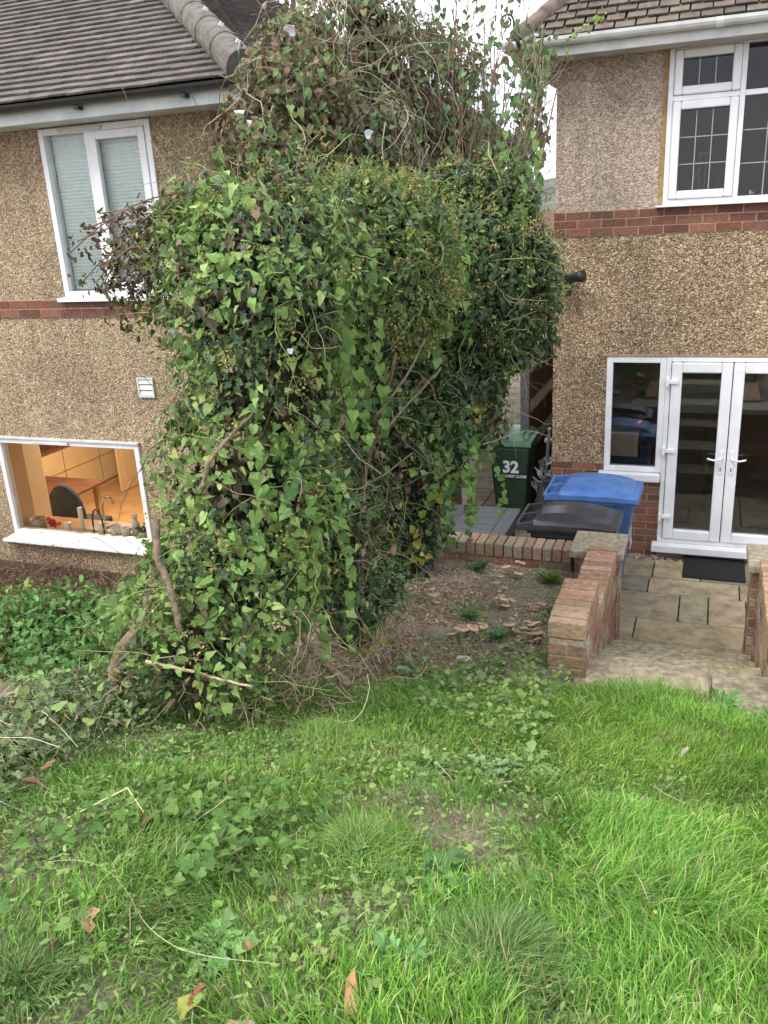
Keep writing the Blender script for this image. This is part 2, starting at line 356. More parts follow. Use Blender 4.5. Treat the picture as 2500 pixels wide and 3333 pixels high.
# roof of tiles
def tiles(g, x0, x1, s1, fn, keep, tw, gauge, cols, wav=.004, lift=.014, gapf=.04):
    """fn(u,s)->(point), axes; rows up slope"""
    U, S, Nn = fn['u'], fn['s'], fn['n']; O = fn['o']
    V = []; F = []; C = []; q = 0
    ns = int(s1 / gauge)
    for k in range(ns):
        off = (k % 2) * tw / 2; us = np.arange(x0 - off, x1, tw)
        for u in us:
            uc = u + tw / 2; sc = (k + .5) * gauge
            if not keep(uc, sc): continue
            h = lift + R_.uniform(-.35, .6) * wav; gp = tw * gapf * R_.uniform(.3, 1.6); dz = R_.uniform(-.006, .006)
            p = [(u + gp / 2, k * gauge - .012 + dz), (u + tw - gp / 2, k * gauge - .012 + dz + R_.uniform(-.003, .003)), (u + tw - gp / 2, (k + 1) * gauge + .03), (u + gp / 2, (k + 1) * gauge + .03)]
            for (a, s_), hh in zip(p, (h + .012, h + .012, -.002, -.002)): V.append(O + U * a + S * s_ + Nn * hh)
            for (a, s_), hh in zip(p, (h - .004, h - .004, -.02, -.02)): V.append(O + U * a + S * s_ + Nn * hh)
            F += [(q, q + 1, q + 2, q + 3), (q, q + 4, q + 5, q + 1), (q + 1, q + 5, q + 6, q + 2), (q + 3, q + 2, q + 6, q + 7), (q, q + 3, q + 7, q + 4)]
            cc = jit(cols[R_.randint(len(cols))], .14, .03); C += [cc] * 8; q += 8
    g.add(np.array(V), np.array(F), np.array(C))
KL = .645; HX, HY, HZ = -3.2, 5.9, 4.50
TL = [(.135, .117, .11), (.12, .103, .098), (.152, .133, .122), (.125, .108, .10)]
n_ = lambda v: np.array(v) / np.linalg.norm(v)
g = Geo()
fr = dict(o=np.array((HX, HY, HZ)), u=np.array((-1., 0, 0)), s=n_((0, 1, KL)), n=n_((0, -KL, 1)))
cs = 1 / math.hypot(1, KL)
tiles(g, 0, 11, 6.3, fr, lambda u, s: u > s * cs - .02, .165, .105, TL, wav=.002, gapf=.012)
sd_ = dict(o=np.array((HX, HY, HZ)), u=np.array((0, 1., 0)), s=n_((-1, 0, KL)), n=n_((KL, 0, 1)))
tiles(g, 0, 10.6, 6.3, sd_, lambda u, s: u > s * cs - .02 and u < 10.6 - s * cs, .165, .105, TL, wav=.002, gapf=.012)
rf = g.build('roof', 'tile_l', lh)
g = Geo()  # felt under the tiles
top = HZ + KL * 5.3 - .02
A = (HX, HY, HZ - .02); B = (-14.5, HY, HZ - .02); Cc = (HX, HY + 10.6, HZ - .02); Dd = (-14.5, HY + 10.6, HZ - .02); E_ = (HX - 5.3, HY + 5.3, top); F_ = (-14.5, HY + 5.3, top)
g.add([A, B, Cc, Dd, E_, F_], [(0, 4, 5, 1), (2, 3, 5, 4)]); g.add([A, Cc, E_], [(0, 1, 2)]); g.build('roof_felt', 'black_plastic', rf)
g = Geo()
hd = n_((-1, 1, KL)); p0 = np.array((HX + .06, HY - .06, HZ + .035))
for k in range(22):
    a = p0 + hd * k * .42; pts = [a + hd * q * .45 for q in (0, .03, .5, 1)]
    g.tube(pts, [.118, .121, .117, .112], 18, jit((.5, .5, .5)))
hp = g.build('hip_tile', 'hip', rf, smooth=False)
clipm = plain('pale_metal_clip', (.7, .7, .7), .5)
for k in range(5):
    q = p0 + hd * (k * .42 + .1) + np.array((.03, -.03, .128)); g = Geo(); g.box(q - .014, q + .014, rot=(.3, .5, .8)); g.build('hip_clip', clipm, hp)
g = Geo(); q = p0 + np.array((.04, -.1, 0))
g.tube([q + np.array(d_) for d_ in ((0, 0, -.10), (0.0, -.015, -.02), (0, -.01, .09), (0.0, .02, .135), (0, .04, .12), (0, .035, .10))], .009, 6)
g.build('hip_iron', plain('painted_iron', (.16, .22, .21), .5), hp)
# windows
def frame(g, x0, x1, z0, z1, y, w=.055, d=.06, wb=None):
    wb = wb or w
    g.box((x0, y, z0), (x0 + w, y + d, z1)); g.box((x1 - w, y, z0), (x1, y + d, z1))
    g.box((x0 + w, y, z1 - w), (x1 - w, y + d, z1)); g.box((x0 + w, y, z0), (x1 - w, y + d, z0 + wb))
def pane(name, parent, x0, x1, z0, z1, y, mat='glass'):
    g = Geo(); g.add([(x0, y, z0), (x1, y, z0), (x1, y, z1), (x0, y, z1)], [(0, 1, 2, 3)]); return g.build(name, mat, parent)
g = Geo(); frame(g, -5.37, -4.27, 2.98, 4.34, YL - .02, .05, .09); g.box((-4.91, YL - .02, 3.03), (-4.86, YL + .07, 4.29)); w1 = g.build('window', 'upvc', lh, bevel=.004)
g = Geo(); frame(g, -4.858, -4.322, 3.032, 4.288, YL - .032, .065, .05); g.build('sash', 'upvc', w1, bevel=.006)
g = Geo(); g.box((-5.42, YL - .075, 2.945), (-4.22, YL + .05, 2.979)); g.build('window_sill', 'upvc', w1, bevel=.004)
g = Geo(); g.box((-5.15, YL - .045, 4.30), (-4.72, YL - .021, 4.325)); g.build('trickle_vent', 'upvc_dirty', w1, bevel=.003)
pane('window_pane', w1, -5.32, -4.91, 3.03, 4.29, YL + .03); pane('window_pane', w1, -4.8, -4.385, 3.09, 4.23, YL + .005)
g = Geo()
for (a, b_) in ((-5.33, -4.90), (-4.85, -4.33)):
    zs = np.arange(3.03, 4.30, .028); n = len(zs)
    for i, z in enumerate(zs):
        g.add([(a, YL + .09, z), (b_, YL + .09, z), (b_, YL + .078, z + .014), (a, YL + .078, z + .014), (a, YL + .09, z + .028), (b_, YL + .09, z + .028)], [(0, 1, 2, 3), (3, 2, 5, 4)], (.80, .84, .80))
g.build('pleated_blind', vcol('pleated_blind', .8, .2, noise=.04), w1)
# kitchen window
g = Geo(); frame(g, -6.51, -4.84, .64, 1.66, YL - .02, .05, .09, .06); w2 = g.build('window', 'upvc', lh, bevel=.004)
g = Geo(); g.box((-6.62, YL - .09, .58), (-4.80, YL + .05, .61)); g.box((-6.56, YL - .045, .6105), (-4.82, YL + .05, .639)); g.build('window_sill', 'upvc', w2, bevel=.006)
g = Geo(); g.box((-6.04, YL - .05, 1.62), (-5.62, YL - .021, 1.645)); g.build('trickle_vent', 'upvc_dirty', w2, bevel=.003)
g = Geo(); g.box((-6.53, YL - .04, 1.6605), (-4.83, YL + .02, 1.675)); g.build('drip_rail', 'upvc_dirty', w2)
g = Geo(); g.box((-6.5095, YL + .072, .642), (-6.49, YL + .278, 1.655)); g.build('window_reveal', 'cream', w2); g = Geo(); g.box((-4.86, YL + .072, .642), (-4.8405, YL + .278, 1.655)); g.build('window_reveal', 'cream', w2)
pane('window_pane', w2, -6.46, -4.89, .70, 1.61, YL + .02)
# vent
g = Geo(); x0, z0 = -4.745, 2.10
frame(g, x0, x0 + .165, z0, z0 + .175, YL - .022, .012, .02)
for k in range(3): g.box((x0 + .012, YL - .014, z0 + .014 + k * .052), (x0 + .153, YL - .006, z0 + .058 + k * .052), rot=(-.25, 0, 0))
g.build('air_vent', 'upvc_dirty', lh)
# kitchen interior, seen through the window
WOOD = (.62, .38, .15)
M['pine'] = plain('honey_wood', (.60, .34, .12), .45, noise=.18, nscale=3)
g = Geo(); g.box((-12, 6.9, -.43), (-4.2, 12.5, -.35)); g.build('kitchen_floor', plain('orange_wood_floor', (.50, .27, .11), .35, noise=.22, nscale=4), lh)
g = Geo(); g.box((-12, 12.4, -.35), (-4.2, 12.5, 2.1)); g.box((-4.3, 6.62, -.35), (-4.2, 12.4, 2.1)); g.box((-12.1, 6.62, -.35), (-12, 12.5, 2.1)); g.box((-12, 6.62, 2.1), (-4.2, 12.5, 2.15)); g.build('kitchen_wall', plain('warm_wall', (.72, .62, .47), .8), lh)
g = Geo(); g.box((-9.5, 7.4, -.26), (-8.9, 11.6, .50)); g.box((-9.45, 7.4, -.35), (-8.95, 11.6, -.261)); ku = tag(g.build('kitchen_unit', 'cream'), 'long honey-coloured kitchen cabinets across the room behind the kitchen window', 'cabinets')
g = Geo(); g.box((-9.52, 7.35, .5005), (-8.86, 11.65, .54), (.1, .04, .02)); g.build('worktop', plain('dark_wood_worktop', (.16, .06, .025), .3, noise=.3), ku)
g = Geo()
for y in (8.2, 9.0, 9.8, 10.6): g.box((-8.899, y - .004, -.24), (-8.893, y + .004, .49))
g.box((-8.899, 7.42, .14), (-8.893, 11.58, .148)); g.build('door_gap', plain('brown_gap', (.25, .12, .04), .8), ku)
kd = thing('panelled_door', 'open pale wooden panelled door inside the lit kitchen', 'door', (-8.4, 10.7, -.35))
g = Geo(); g.box((-8.42, 10.38, -.34), (-8.38, 11.1, 1.65)); g.build('door_leaf', 'cream', kd, bevel=.004)
g = Geo(); [g.box((-8.379, a, z), (-8.371, a + .22, z + .75)) for a in (10.48, 10.8) for z in (-.2, .7)]; g.build('door_panel', 'cream', kd, bevel=.006)
ky = thing('tall_cupboard', 'cream tall cupboard end panel at the left of the kitchen window', 'cupboard', (-7.35, 7.3, -.35))
g = Geo(); g.box((-7.62, 6.95, -.35), (-7.12, 7.5, 1.9)); g.build('cupboard_carcass', 'cream', ky, bevel=.004)
g = Geo(); g.box((-7.119, 6.97, -.3), (-7.105, 7.48, 1.88)); g.build('cupboard_door', plain('pale_cream_unit', (.72, .6, .42), .5), ky, bevel=.003)
wk = thing('kitchen_worktop', 'wooden worktop run with a sink under the kitchen window', 'worktop', (-5.6, 6.9, -.35))
g = Geo(); g.box((-7.1, 6.60, -.33), (-4.35, 7.2, .44)); g.build('base_cabinet', 'cream', wk)
g = Geo(); g.box((-7.1, 6.60, .4405), (-6.0, 7.24, .48)); g.box((-5.3, 6.60, .4405), (-4.35, 7.24, .48)); g.box((-6.0, 7.1, .4405), (-5.3, 7.24, .48)); g.build('worktop', plain('oiled_wood', (.36, .15, .05), .35, noise=.3, nscale=6), wk)
g = Geo(); g.box((-6.0, 6.6, .4405), (-5.3, 7.1, .455)); g.build('sink', plain('white_sink', (.7, .66, .6), .25), wk)
g = Geo(); g.box((-7.1, 6.41, .60), (-4.35, 6.598, .638)); tag(g.build('inner_sill', plain('pine_sill', (.74, .50, .26), .5, noise=.15)), 'pine inner window sill carrying pots and candles', 'sill')
lt = thing('ceiling_lamp', 'warm ceiling lamp lighting the kitchen, out of sight above the window head', 'lamp', (-7.0, 8.6, 2.05))
g = Geo(); g.lathe([(0, 0), (.16, 0), (.18, .02), (.18, .045), (0, .046)], at=(-7.0, 8.6, 2.05), sides=24); g.build('lamp_shade', plain('lit_diffuser', (.9, .8, .6), .5, emis=((1, .72, .4), 6)), lt)
ld = bpy.data.lights.new('kitchen_light', 'AREA'); ld.energy = 70; ld.size = .6; ld.color = (1, .82, .6); lo = bpy.data.objects.new('kitchen_light', ld); COL.objects.link(lo); lo.location = (0, 0, -.03); lo.parent = lt
# things on and behind the kitchen sill
def small(name, label, cat, prof, at, mat, group=None, sides=18):
    g = Geo(); g.lathe(prof, at=(0, 0, 0), sides=sides); ob = g.build(name, mat, local=True, smooth=True); ob.location = at; return tag(ob, label, cat, group)
CUP = lambda r, h: [(0, 0), (r * .82, 0), (r, h), (r * .9, h), (r * .75, h * .3), (0, h * .3)]
CAN = lambda r, h: [(0, 0), (r, 0), (r, h * .97), (r * .92, h), (0, h * .985)]
wax = plain('candle_wax', (.90, .86, .76), .5); whitec = plain('white_ceramic', (.88, .84, .76), .4); clearg = plain('pale_glass', (.80, .74, .66), .15)
ZS = .6385
small('candle', 'stout white pillar candle standing inside the wire loop on the kitchen sill', 'candle', CAN(.040, .135), (-5.56, 6.49, ZS), wax)
small('candle', 'tall slim cream candle behind the black chair on the kitchen sill', 'candle', CAN(.024, .26), (-5.84, 6.53, ZS), wax)
small('jar', 'grey lidded jar between the red flower and the tall slim candle', 'jar', CAN(.034, .10), (-6.0, 6.5, ZS), clearg)
small('plant_pot', 'larger white tapered pot just right of the pillar candle', 'pot', CUP(.056, .12), (-5.40, 6.49, ZS), whitec)
small('plant_pot', 'smaller white tapered pot between the larger pot and the bottle', 'pot', CUP(.048, .11), (-5.27, 6.48, ZS), whitec)
small('bottle', 'clear bottle with a white cap near the right end of the kitchen sill', 'bottle', [(0, 0), (.045, 0), (.045, .12), (.02, .17), (.02, .20), (.028, .20), (.028, .23), (0, .23)], (-5.19, 6.54, ZS), clearg)
small('jar', 'brownish glass jar at the right end of the kitchen sill', 'jar', CUP(.045, .10), (-4.98, 6.48, ZS), plain('amber_jar', (.4, .24, .14), .2))
small('plant_pot', 'mottled stone pot at the left end of the kitchen sill', 'pot', CUP(.085, .12), (-6.37, 6.50, ZS), plain('mottled_pot', (.42, .33, .22), .7, noise=.5, nscale=60))
hp_ = thing('herb_pot', 'small potted green herb on the kitchen sill beside the bottle', 'potted plant', (-5.1, 6.52, ZS))
g = Geo(); g.lathe(CUP(.05, .07), at=(-5.1, 6.52, ZS), sides=16); g.build('pot', clearg, hp_, smooth=True)
# ------------------------------------------------------------------ leaf tools
def tmpl(outline, fold=.18, curl=-.18, c=(0, .38)):
    """outline: right half from base to tip (x>=0); mirrored; fan about centre"""
    o_ = list(outline); left = [(-x, y) for x, y in o_[::-1] if x > 1e-6]
    ring = o_ + left; v = [(c[0], c[1])] + ring
    v = np.array([(x, y, fold * abs(x) + curl * y * y) for x, y in v]); n = len(ring)
    f = [(0, i + 1, (i + 1) % n + 1) for i in range(n)]
    return v, np.array(f)
T_HEART = tmpl([(0, .06), (.16, -.10), (.38, -.02), (.44, .22), (.32, .52), (.12, .84), (0, 1)])
T_IVY = tmpl([(0, 0), (.22, -.12), (.44, -.02), (.34, .16), (.56, .40), (.26, .46), (.20, .70), (0, 1)], .12, -.10)
T_OVAL = tmpl([(0, 0), (.20, .16), (.27, .42), (.18, .75), (0, 1)], .22, -.22)
T_NARROW = tmpl([(0, 0), (.11, .2), (.14, .45), (.08, .8), (0, 1)], .3, -.25)
T_ROUND = tmpl([(0, .12), (.2, -.02), (.46, .12), (.54, .45), (.42, .82), (.15, 1.0), (0, .93)], .12, -.08, (0, .4))
T_JAG = tmpl([(0, 0), (.04, .1), (.03, .2), (.12, .24), (.05, .32), (.17, .42), (.09, .46), (.24, .58), (.13, .64), (.26, .80), (.12, .86), (0, 1)], .3, -.25, (0, .55))
T_DEAD = tmpl([(0, 0), (.25, .1), (.2, .4), (.33, .62), (.12, .8), (0, 1)], .55, -.5)
def nrm(v): return v / (np.linalg.norm(v, axis=-1, keepdims=True) + 1e-9)
def leaves(g, P, T, Nn, S, tm, C, asp=1.0, twist=0.0):
    v, f = tm; n = len(P)
    if n == 0: return
    T = nrm(T); B = nrm(np.cross(T, Nn)); Nn = np.cross(B, T)
    S = np.broadcast_to(S, (n,))[:, None, None]; asp = np.broadcast_to(asp, (n,))[:, None, None]
    cu = R_.uniform(-.3, 2.2, n)[:, None, None]
    W = P[:, None] + S * (v[None, :, 0:1] * asp * B[:, None] + v[None, :, 1:2] * T[:, None] + cu * v[None, :, 2:3] * Nn[:, None])
    W = W + R_.normal(size=W.shape) * S * .035
    F = f[None] + (np.arange(n) * len(v))[:, None, None]
    g.add(W.reshape(-1, 3), F.reshape(-1, 3), np.repeat(C, len(v), axis=0))
def cols(n, pal, w=None, jb=.18, jh=.07):
    pal = np.array(pal); i = R_.choice(len(pal), n, p=None if w is None else np.array(w) / np.sum(w))
    return np.clip(pal[i] * (1 + R_.uniform(-jb, jb, (n, 1))) * (1 + R_.uniform(-jh, jh, (n, 3))), 0, 1)
def blob_surface(blobs, n, depth=(.0, .12), lump=.16, hollow=0):
    """points near the surface of a union of lumpy balls"""
    B = np.array(blobs); w = B[:, 3] ** 2; i = R_.choice(len(B), n, p=w / w.sum())
    d = nrm(R_.normal(size=(n, 3))); r = B[i, 3] * (1 + lump * (noise3(B[i, :3] * 3 + d * 2.2 + 50) - .5) * 2 + lump * .6 * (noise3((B[i, :3] + d * B[i, 3:4]) * 7 + 50) - .5) * 2)
    r = r - R_.uniform(depth[0], depth[1], n)
    P = B[i, :3] + d * r[:, None]; keep = np.ones(n, bool)
    for j, (x, y, z, rr) in enumerate(B):
        keep &= (i == j) | (np.linalg.norm(P - B[j, :3], axis=1) > rr * .86)
    if hollow: keep &= noise3(P * 3.1 + 11) > hollow + R_.normal(0, .05, n)
    toc = nrm(CAM - P); vis = (d * toc).sum(1); keep &= (vis > -.25) | (R_.rand(n) < .25)
    return P[keep], d[keep]
def droop(d, n, down=.8, out=.5, rnd=.6):
    T = np.array([0, 0, -1.0]) * down + d * out + R_.normal(size=(n, 3)) * rnd
    Nn = d * .9 + np.array([0, 0, .55]) + R_.normal(size=(n, 3)) * .42
    return nrm(T), nrm(Nn)
def curve_pts(a, d, L_, n=9, wob=.25, grav=-.1):
    p = [np.array(a, float)]; d = nrm(np.array(d, float)); k = L_ / n
    for _ in range(n):
        d = nrm(d + R_.normal(size=3) * wob + np.array((0, 0, grav))); p.append(p[-1] + d * k)
    return np.array(p)

# kitchen herb, flower, wire loop, chair, table
g = Geo(); n = 60; P = np.array((-5.1, 6.52, ZS + .09)) + R_.normal(size=(n, 3)) * (.04, .03, .025); leaves(g, P, R_.normal(size=(n, 3)), R_.normal(size=(n, 3)) + (0, -1, 1), .035, T_OVAL, cols(n, [(.08, .17, .04)])); g.build('leaves', 'leaf', hp_)
g = Geo(); n = 26; P = np.array((-6.2, 6.52, ZS + .07)) + R_.normal(size=(n, 3)) * (.022, .015, .02); leaves(g, P, R_.normal(size=(n, 3)), R_.normal(size=(n, 3)) + (0, -1, 1), .045, T_ROUND, cols(n, [(.6, .05, .03)])); tag(g.build('red_flower', 'petal'), 'bright red flower lying on the kitchen sill', 'flower')
tp = thing('kitchen_tap', 'tall arched metal tap at the sink behind the kitchen window', 'tap', (-5.72, 6.68, .455))
g = Geo(); g.tube([(-5.66 + .0, 6.66, .455), (-5.66, 6.66, .86), (-5.655, 6.67, .93), (-5.63, 6.70, .965), (-5.60, 6.73, .95), (-5.585, 6.745, .88)], .011, 10); g.build('spout', 'metal', tp, smooth=True)
g = Geo(); g.lathe(CAN(.025, .05), at=(-5.66, 6.66, .455)); g.build('tap_base', 'metal', tp, smooth=True)
g = Geo(); th = np.linspace(-.4, math.pi + .4, 18); g.tube([(-5.565 - .062 * math.cos(a), 6.44 + 0 * a, ZS + .10 + .19 * max(math.sin(a), -.5)) for a in th], .009, 6); tag(g.build('wire_loop', 'black_plastic', smooth=True), 'dark arched metal loop round the pillar candle on the kitchen sill', 'ornament')
ch = thing('upholstered_chair', 'black round-backed chair seen through the kitchen window', 'chair', (-7.1, 7.75, -.35))
g = Geo(); a = np.linspace(0, math.pi, 13); g.extrude([(-7.08 + .27 * math.cos(q), .22 + .48 * math.sin(q) ** .8) for q in a], 1, 7.66, 7.74); g.build('backrest', plain('black_cloth', (.02, .022, .03), .9, noise=.4, nscale=14, bmp=.4), ch, bevel=.03)
g = Geo(); g.box((-7.33, 7.745, .06), (-6.83, 8.2, .16)); g.build('seat', plain('dark_cloth', (.025, .025, .03), .9), ch, bevel=.03)
for sx_ in (-7.3, -6.86):
    for sy_ in (7.77, 8.17):
        g = Geo(); g.tube([(sx_, sy_, -.35), (sx_, sy_, .06)], .016, 8); g.build('leg', 'metal', ch)
tb = thing('dining_table', 'dark wooden table behind the black chair in the kitchen', 'table', (-7.9, 8.2, -.35))
g = Geo(); g.box((-8.6, 7.9, .36), (-7.35, 8.8, .40)); g.build('tabletop', plain('red_brown_wood', (.13, .05, .022), .3, noise=.3, nscale=5), tb, bevel=.004)
for sx_ in (-8.5, -7.45):
    for sy_ in (8.0, 8.7):
        g = Geo(); g.box((sx_ - .03, sy_ - .03, -.35), (sx_ + .03, sy_ + .03, .3595)); g.build('leg', 'pine', tb)

# ================================================================== RIGHT HOUSE
rh = thing('pebbledashed_house', 'brown pebbledashed house with white glazed doors and red brick band, right side', 'house', (1.5, 8.8, 0))
YR, XL = 8.8, -1.49
holes_lo = [(-.95, -.38, .89, 2.07), (-.38, 2.2, .10, 2.07)]
g = Geo(); wall_with_holes(g, XL, 6, .93, 3.215, YR, YR + .28, [(-.95, -.38, .93, 2.07), (-.38, .84, .93, 2.07)])
g.box((XL, YR + .28, .93), (XL + .28, 18, 3.215)); g.box((XL + .28, 17.7, .93), (6, 18, 3.215)); g.build('lower_wall', 'dash_right', rh)
g = Geo(); wall_with_holes(g, XL, 6, 3.215, 4.80, YR + .004, YR + .28, [(-.50, 1.55, 3.47, 4.79)]); g.box((XL + .003, YR + .28, 3.216), (XL + .28, 18, 4.80)); g.box((XL + .28, 17.7, 3.216), (6, 18, 4.8)); g.build('upper_wall', 'dash_pale', rh)
g = Geo(); g.box((XL - .004, YR - .004, 3.218), (6, YR + .003, 3.452)); g.box((XL - .004, YR + .004, 3.218), (XL + .002, 18, 3.452)); g.build('mortar_bed', 'mortar', rh)
g = Geo(); bricks(g, (XL - .006, YR - .004, 3.214), (1, 0, 0), (0, -1, 0), 6.5, 3, RED, bond=1); bricks(g, (XL - .004, YR + .01, 3.214), (0, 1, 0), (-1, 0, 0), 8, 3, RED); g.build('brick_band', 'brick', rh)
g = Geo(); g.box((XL + .004, YR + .004, -.1), (-.95, YR + .28, .93)); g.box((-.95, YR + .004, -.1), (-.38, YR + .28, .8)); g.box((.84, YR + .004, -.1), (6, YR + .28, .93)); g.box((-.38, YR + .004, -.1), (.84, YR + .28, .1)); g.box((XL + .004, YR + .28, -.1), (XL + .28, 18, .93)); g.build('mortar_bed', 'mortar', rh)
g = Geo(); bricks(g, (XL + .002, YR + .004, -.05), (1, 0, 0), (0, -1, 0), .54, 13, RED); bricks(g, (-.95, YR + .004, -.05), (1, 0, 0), (0, -1, 0), .57, 11, RED); bricks(g, (XL + .004, YR + .005, -.05), (0, 1, 0), (-1, 0, 0), 6, 13, RED); g.build('brick_plinth', 'brick', rh)
g = Geo(); bricks(g, (.84, YR + .004, -.05), (1, 0, 0), (0, -1, 0), 3, 13, RED); g.build('brick_plinth', 'brick', rh)
g = Geo(); g.box((-1.0, YR - .03, 2.075), (6, YR - .0005, 2.09)); g.build('render_stop', plain('rendered_drip', (.36, .26, .16), .9, noise=.4, nscale=40), rh)
# eaves and gutter
g = Geo(); g.box((-1.83, 8.44, 4.755), (6.4, 8.465, 4.86)); g.box((-1.83, 8.466, 4.755), (-1.805, 18.3, 4.86)); g.build('fascia_board', 'upvc_dirty', rh, bevel=.003)
g = Geo(); g.box((-1.804, 8.4655, 4.757), (6.4, YR - .002, 4.772)); g.box((-1.804, YR, 4.757), (XL - .006, 18.3, 4.772)); g.build('soffit', plain('soffit_brown_white', (.5, .48, .44), .7, noise=.3, nscale=5), rh)
g = Geo(); g.extrude([(8.385 + y * 1.05, 4.895 + z * 1.3) for y, z in pr2], 0, -1.9, 6.5); g.extrude([(-1.885 - y, 4.895 + z * 1.3) for y, z in pr2], 1, 8.35, 18.4)
gt = g.build('gutter', 'upvc_dirty', rh)
g = Geo()
for x in (-.10,): g.extrude([(8.385 + y * 1.18, 4.895 + z * 1.42) for y, z in pr2], 0, x - .03, x + .03)
g.build('gutter_joint', 'upvc', gt)
KR = .92; RX, RY, RZ = -1.80, 8.37, 4.90
TR = [(.135, .112, .092), (.12, .098, .082), (.15, .125, .102), (.112, .09, .077), (.14, .112, .09)]
g = Geo(); cr = 1 / math.hypot(1, KR)
tiles(g, 0, 8.2, 5.2, dict(o=np.array((RX, RY, RZ)), u=np.array((1., 0, 0)), s=n_((0, 1, KR)), n=n_((0, -KR, 1))), lambda u, s: u > s * cr - .02, .172, .105, TR, wav=.010, lift=.017, gapf=.09)
tiles(g, 0, 9.8, 5.2, dict(o=np.array((RX, RY, RZ)), u=np.array((0, 1., 0)), s=n_((1, 0, KR)), n=n_((-KR, 0, 1))), lambda u, s: u > s * cr - .02, .172, .105, TR, wav=.010, lift=.017, gapf=.09)
rr = g.build('roof', 'tile_r', rh)
g = Geo(); tz = RZ - .02; g.add([(RX, RY, tz), (7, RY, tz), (7, RY + 4.4, tz + KR * 4.4), (RX + 4.4, RY + 4.4, tz + KR * 4.4), (RX, RY + 9.8, tz), (RX + 4.4, RY + 9.8, tz + KR * 4.4)], [(0, 1, 2, 3), (4, 0, 3, 5)]); g.build('roof_felt', 'black_plastic', rr)
g = Geo(); hd2 = n_((1, 1, KR)); p1 = np.array((RX + .02, RY + .02, RZ + .02))
for k in range(16):
    a = p1 + hd2 * k * .34; g.tube([a + hd2 * q * .37 for q in (0, .08, .5, 1)], [.082, .084, .080, .076], 12)
hp2 = g.build('hip_tile', plain('brown_hip_tile', (.16, .12, .10), .9, noise=.4, nscale=13, bmp=.6), rr, smooth=True)
g = Geo(); a = np.linspace(0, 1, 26); cx0 = p1 + np.array((-.03, -.05, -.02)); sp = []
for q in a:
    ang = -math.pi * .0 + q * math.pi * 2.35; rr_ = .062 - .030 * q
    sp.append(cx0 + np.array((-.045 + rr_ * math.cos(ang), 0.0, .155 + rr_ * math.sin(ang))))
sp = [cx0 + np.array(d_) for d_ in ((.10, .05, -.10), (.06, 0, -.02), (.03, 0, .06), (.02, 0, .12))] + sp
g.tube(sp, [.028, .024, .016, .011] + [.009] * 26, 8); g.build('scroll_hip_iron', 'black_plastic', hp2, smooth=True)
LEAD = plain('lead', (.34, .36, .37), .5, .3)
# upper window with leaded lights
g = Geo(); frame(g, -.50, 1.55, 3.47, 4.79, YR - .03, .045, .11); g.box((.095, YR - .03, 3.515), (.14, YR + .08, 4.745)); g.box((.75, YR - .03, 3.515), (.795, YR + .08, 4.745)); g.box((-.455, YR - .03, 4.335), (.095, YR + .08, 4.38)); g.box((.14, YR - .03, 4.335), (.75, YR + .08, 4.38)); uw = g.build('window', 'upvc', rh, bevel=.005)
g = Geo(); frame(g, -.453, .093, 3.517, 4.333, YR - .05, .07, .06); g.build('sash', 'upvc', uw, bevel=.012)
g = Geo(); frame(g, -.453, .093, 4.382, 4.743, YR - .05, .07, .06); g.build('sash', 'upvc', uw, bevel=.012)
g = Geo(); g.box((-.56, YR - .08, 3.452), (1.6, YR + .02, 3.469)); g.build('window_sill', 'upvc', uw, bevel=.004)
for (a_, b_, c_, d_) in ((-.383, .023, 3.587, 4.263), (-.383, .023, 4.452, 4.673), (.14, .75, 3.515, 4.335), (.14, .75, 4.38, 4.745), (.795, 1.505, 3.515, 4.335)):
    pn = pane('window_pane', uw, a_, b_, c_, d_, YR + .02, 'glass_dark')
    for i in (1, 2): g = Geo(); x = a_ + (b_ - a_) * i / 3; g.box((x - .004, YR + .008, c_), (x + .004, YR + .013, d_)); g.build('lead_strip', LEAD, pn)
    if d_ - c_ > .5:
        for i in (1, 2): g = Geo(); z = c_ + (d_ - c_) * i / 3; g.box((a_, YR + .0145, z - .004), (b_, YR + .0185, z + .004)); g.build('lead_strip', LEAD, pn)
g = Geo(); g.box((-.545, YR - .006, 3.455), (-.502, YR + .003, 4.75)); g.build('sealant_strip', plain('brown_sealant', (.34, .23, .10), .8, noise=.4, nscale=20), rh)
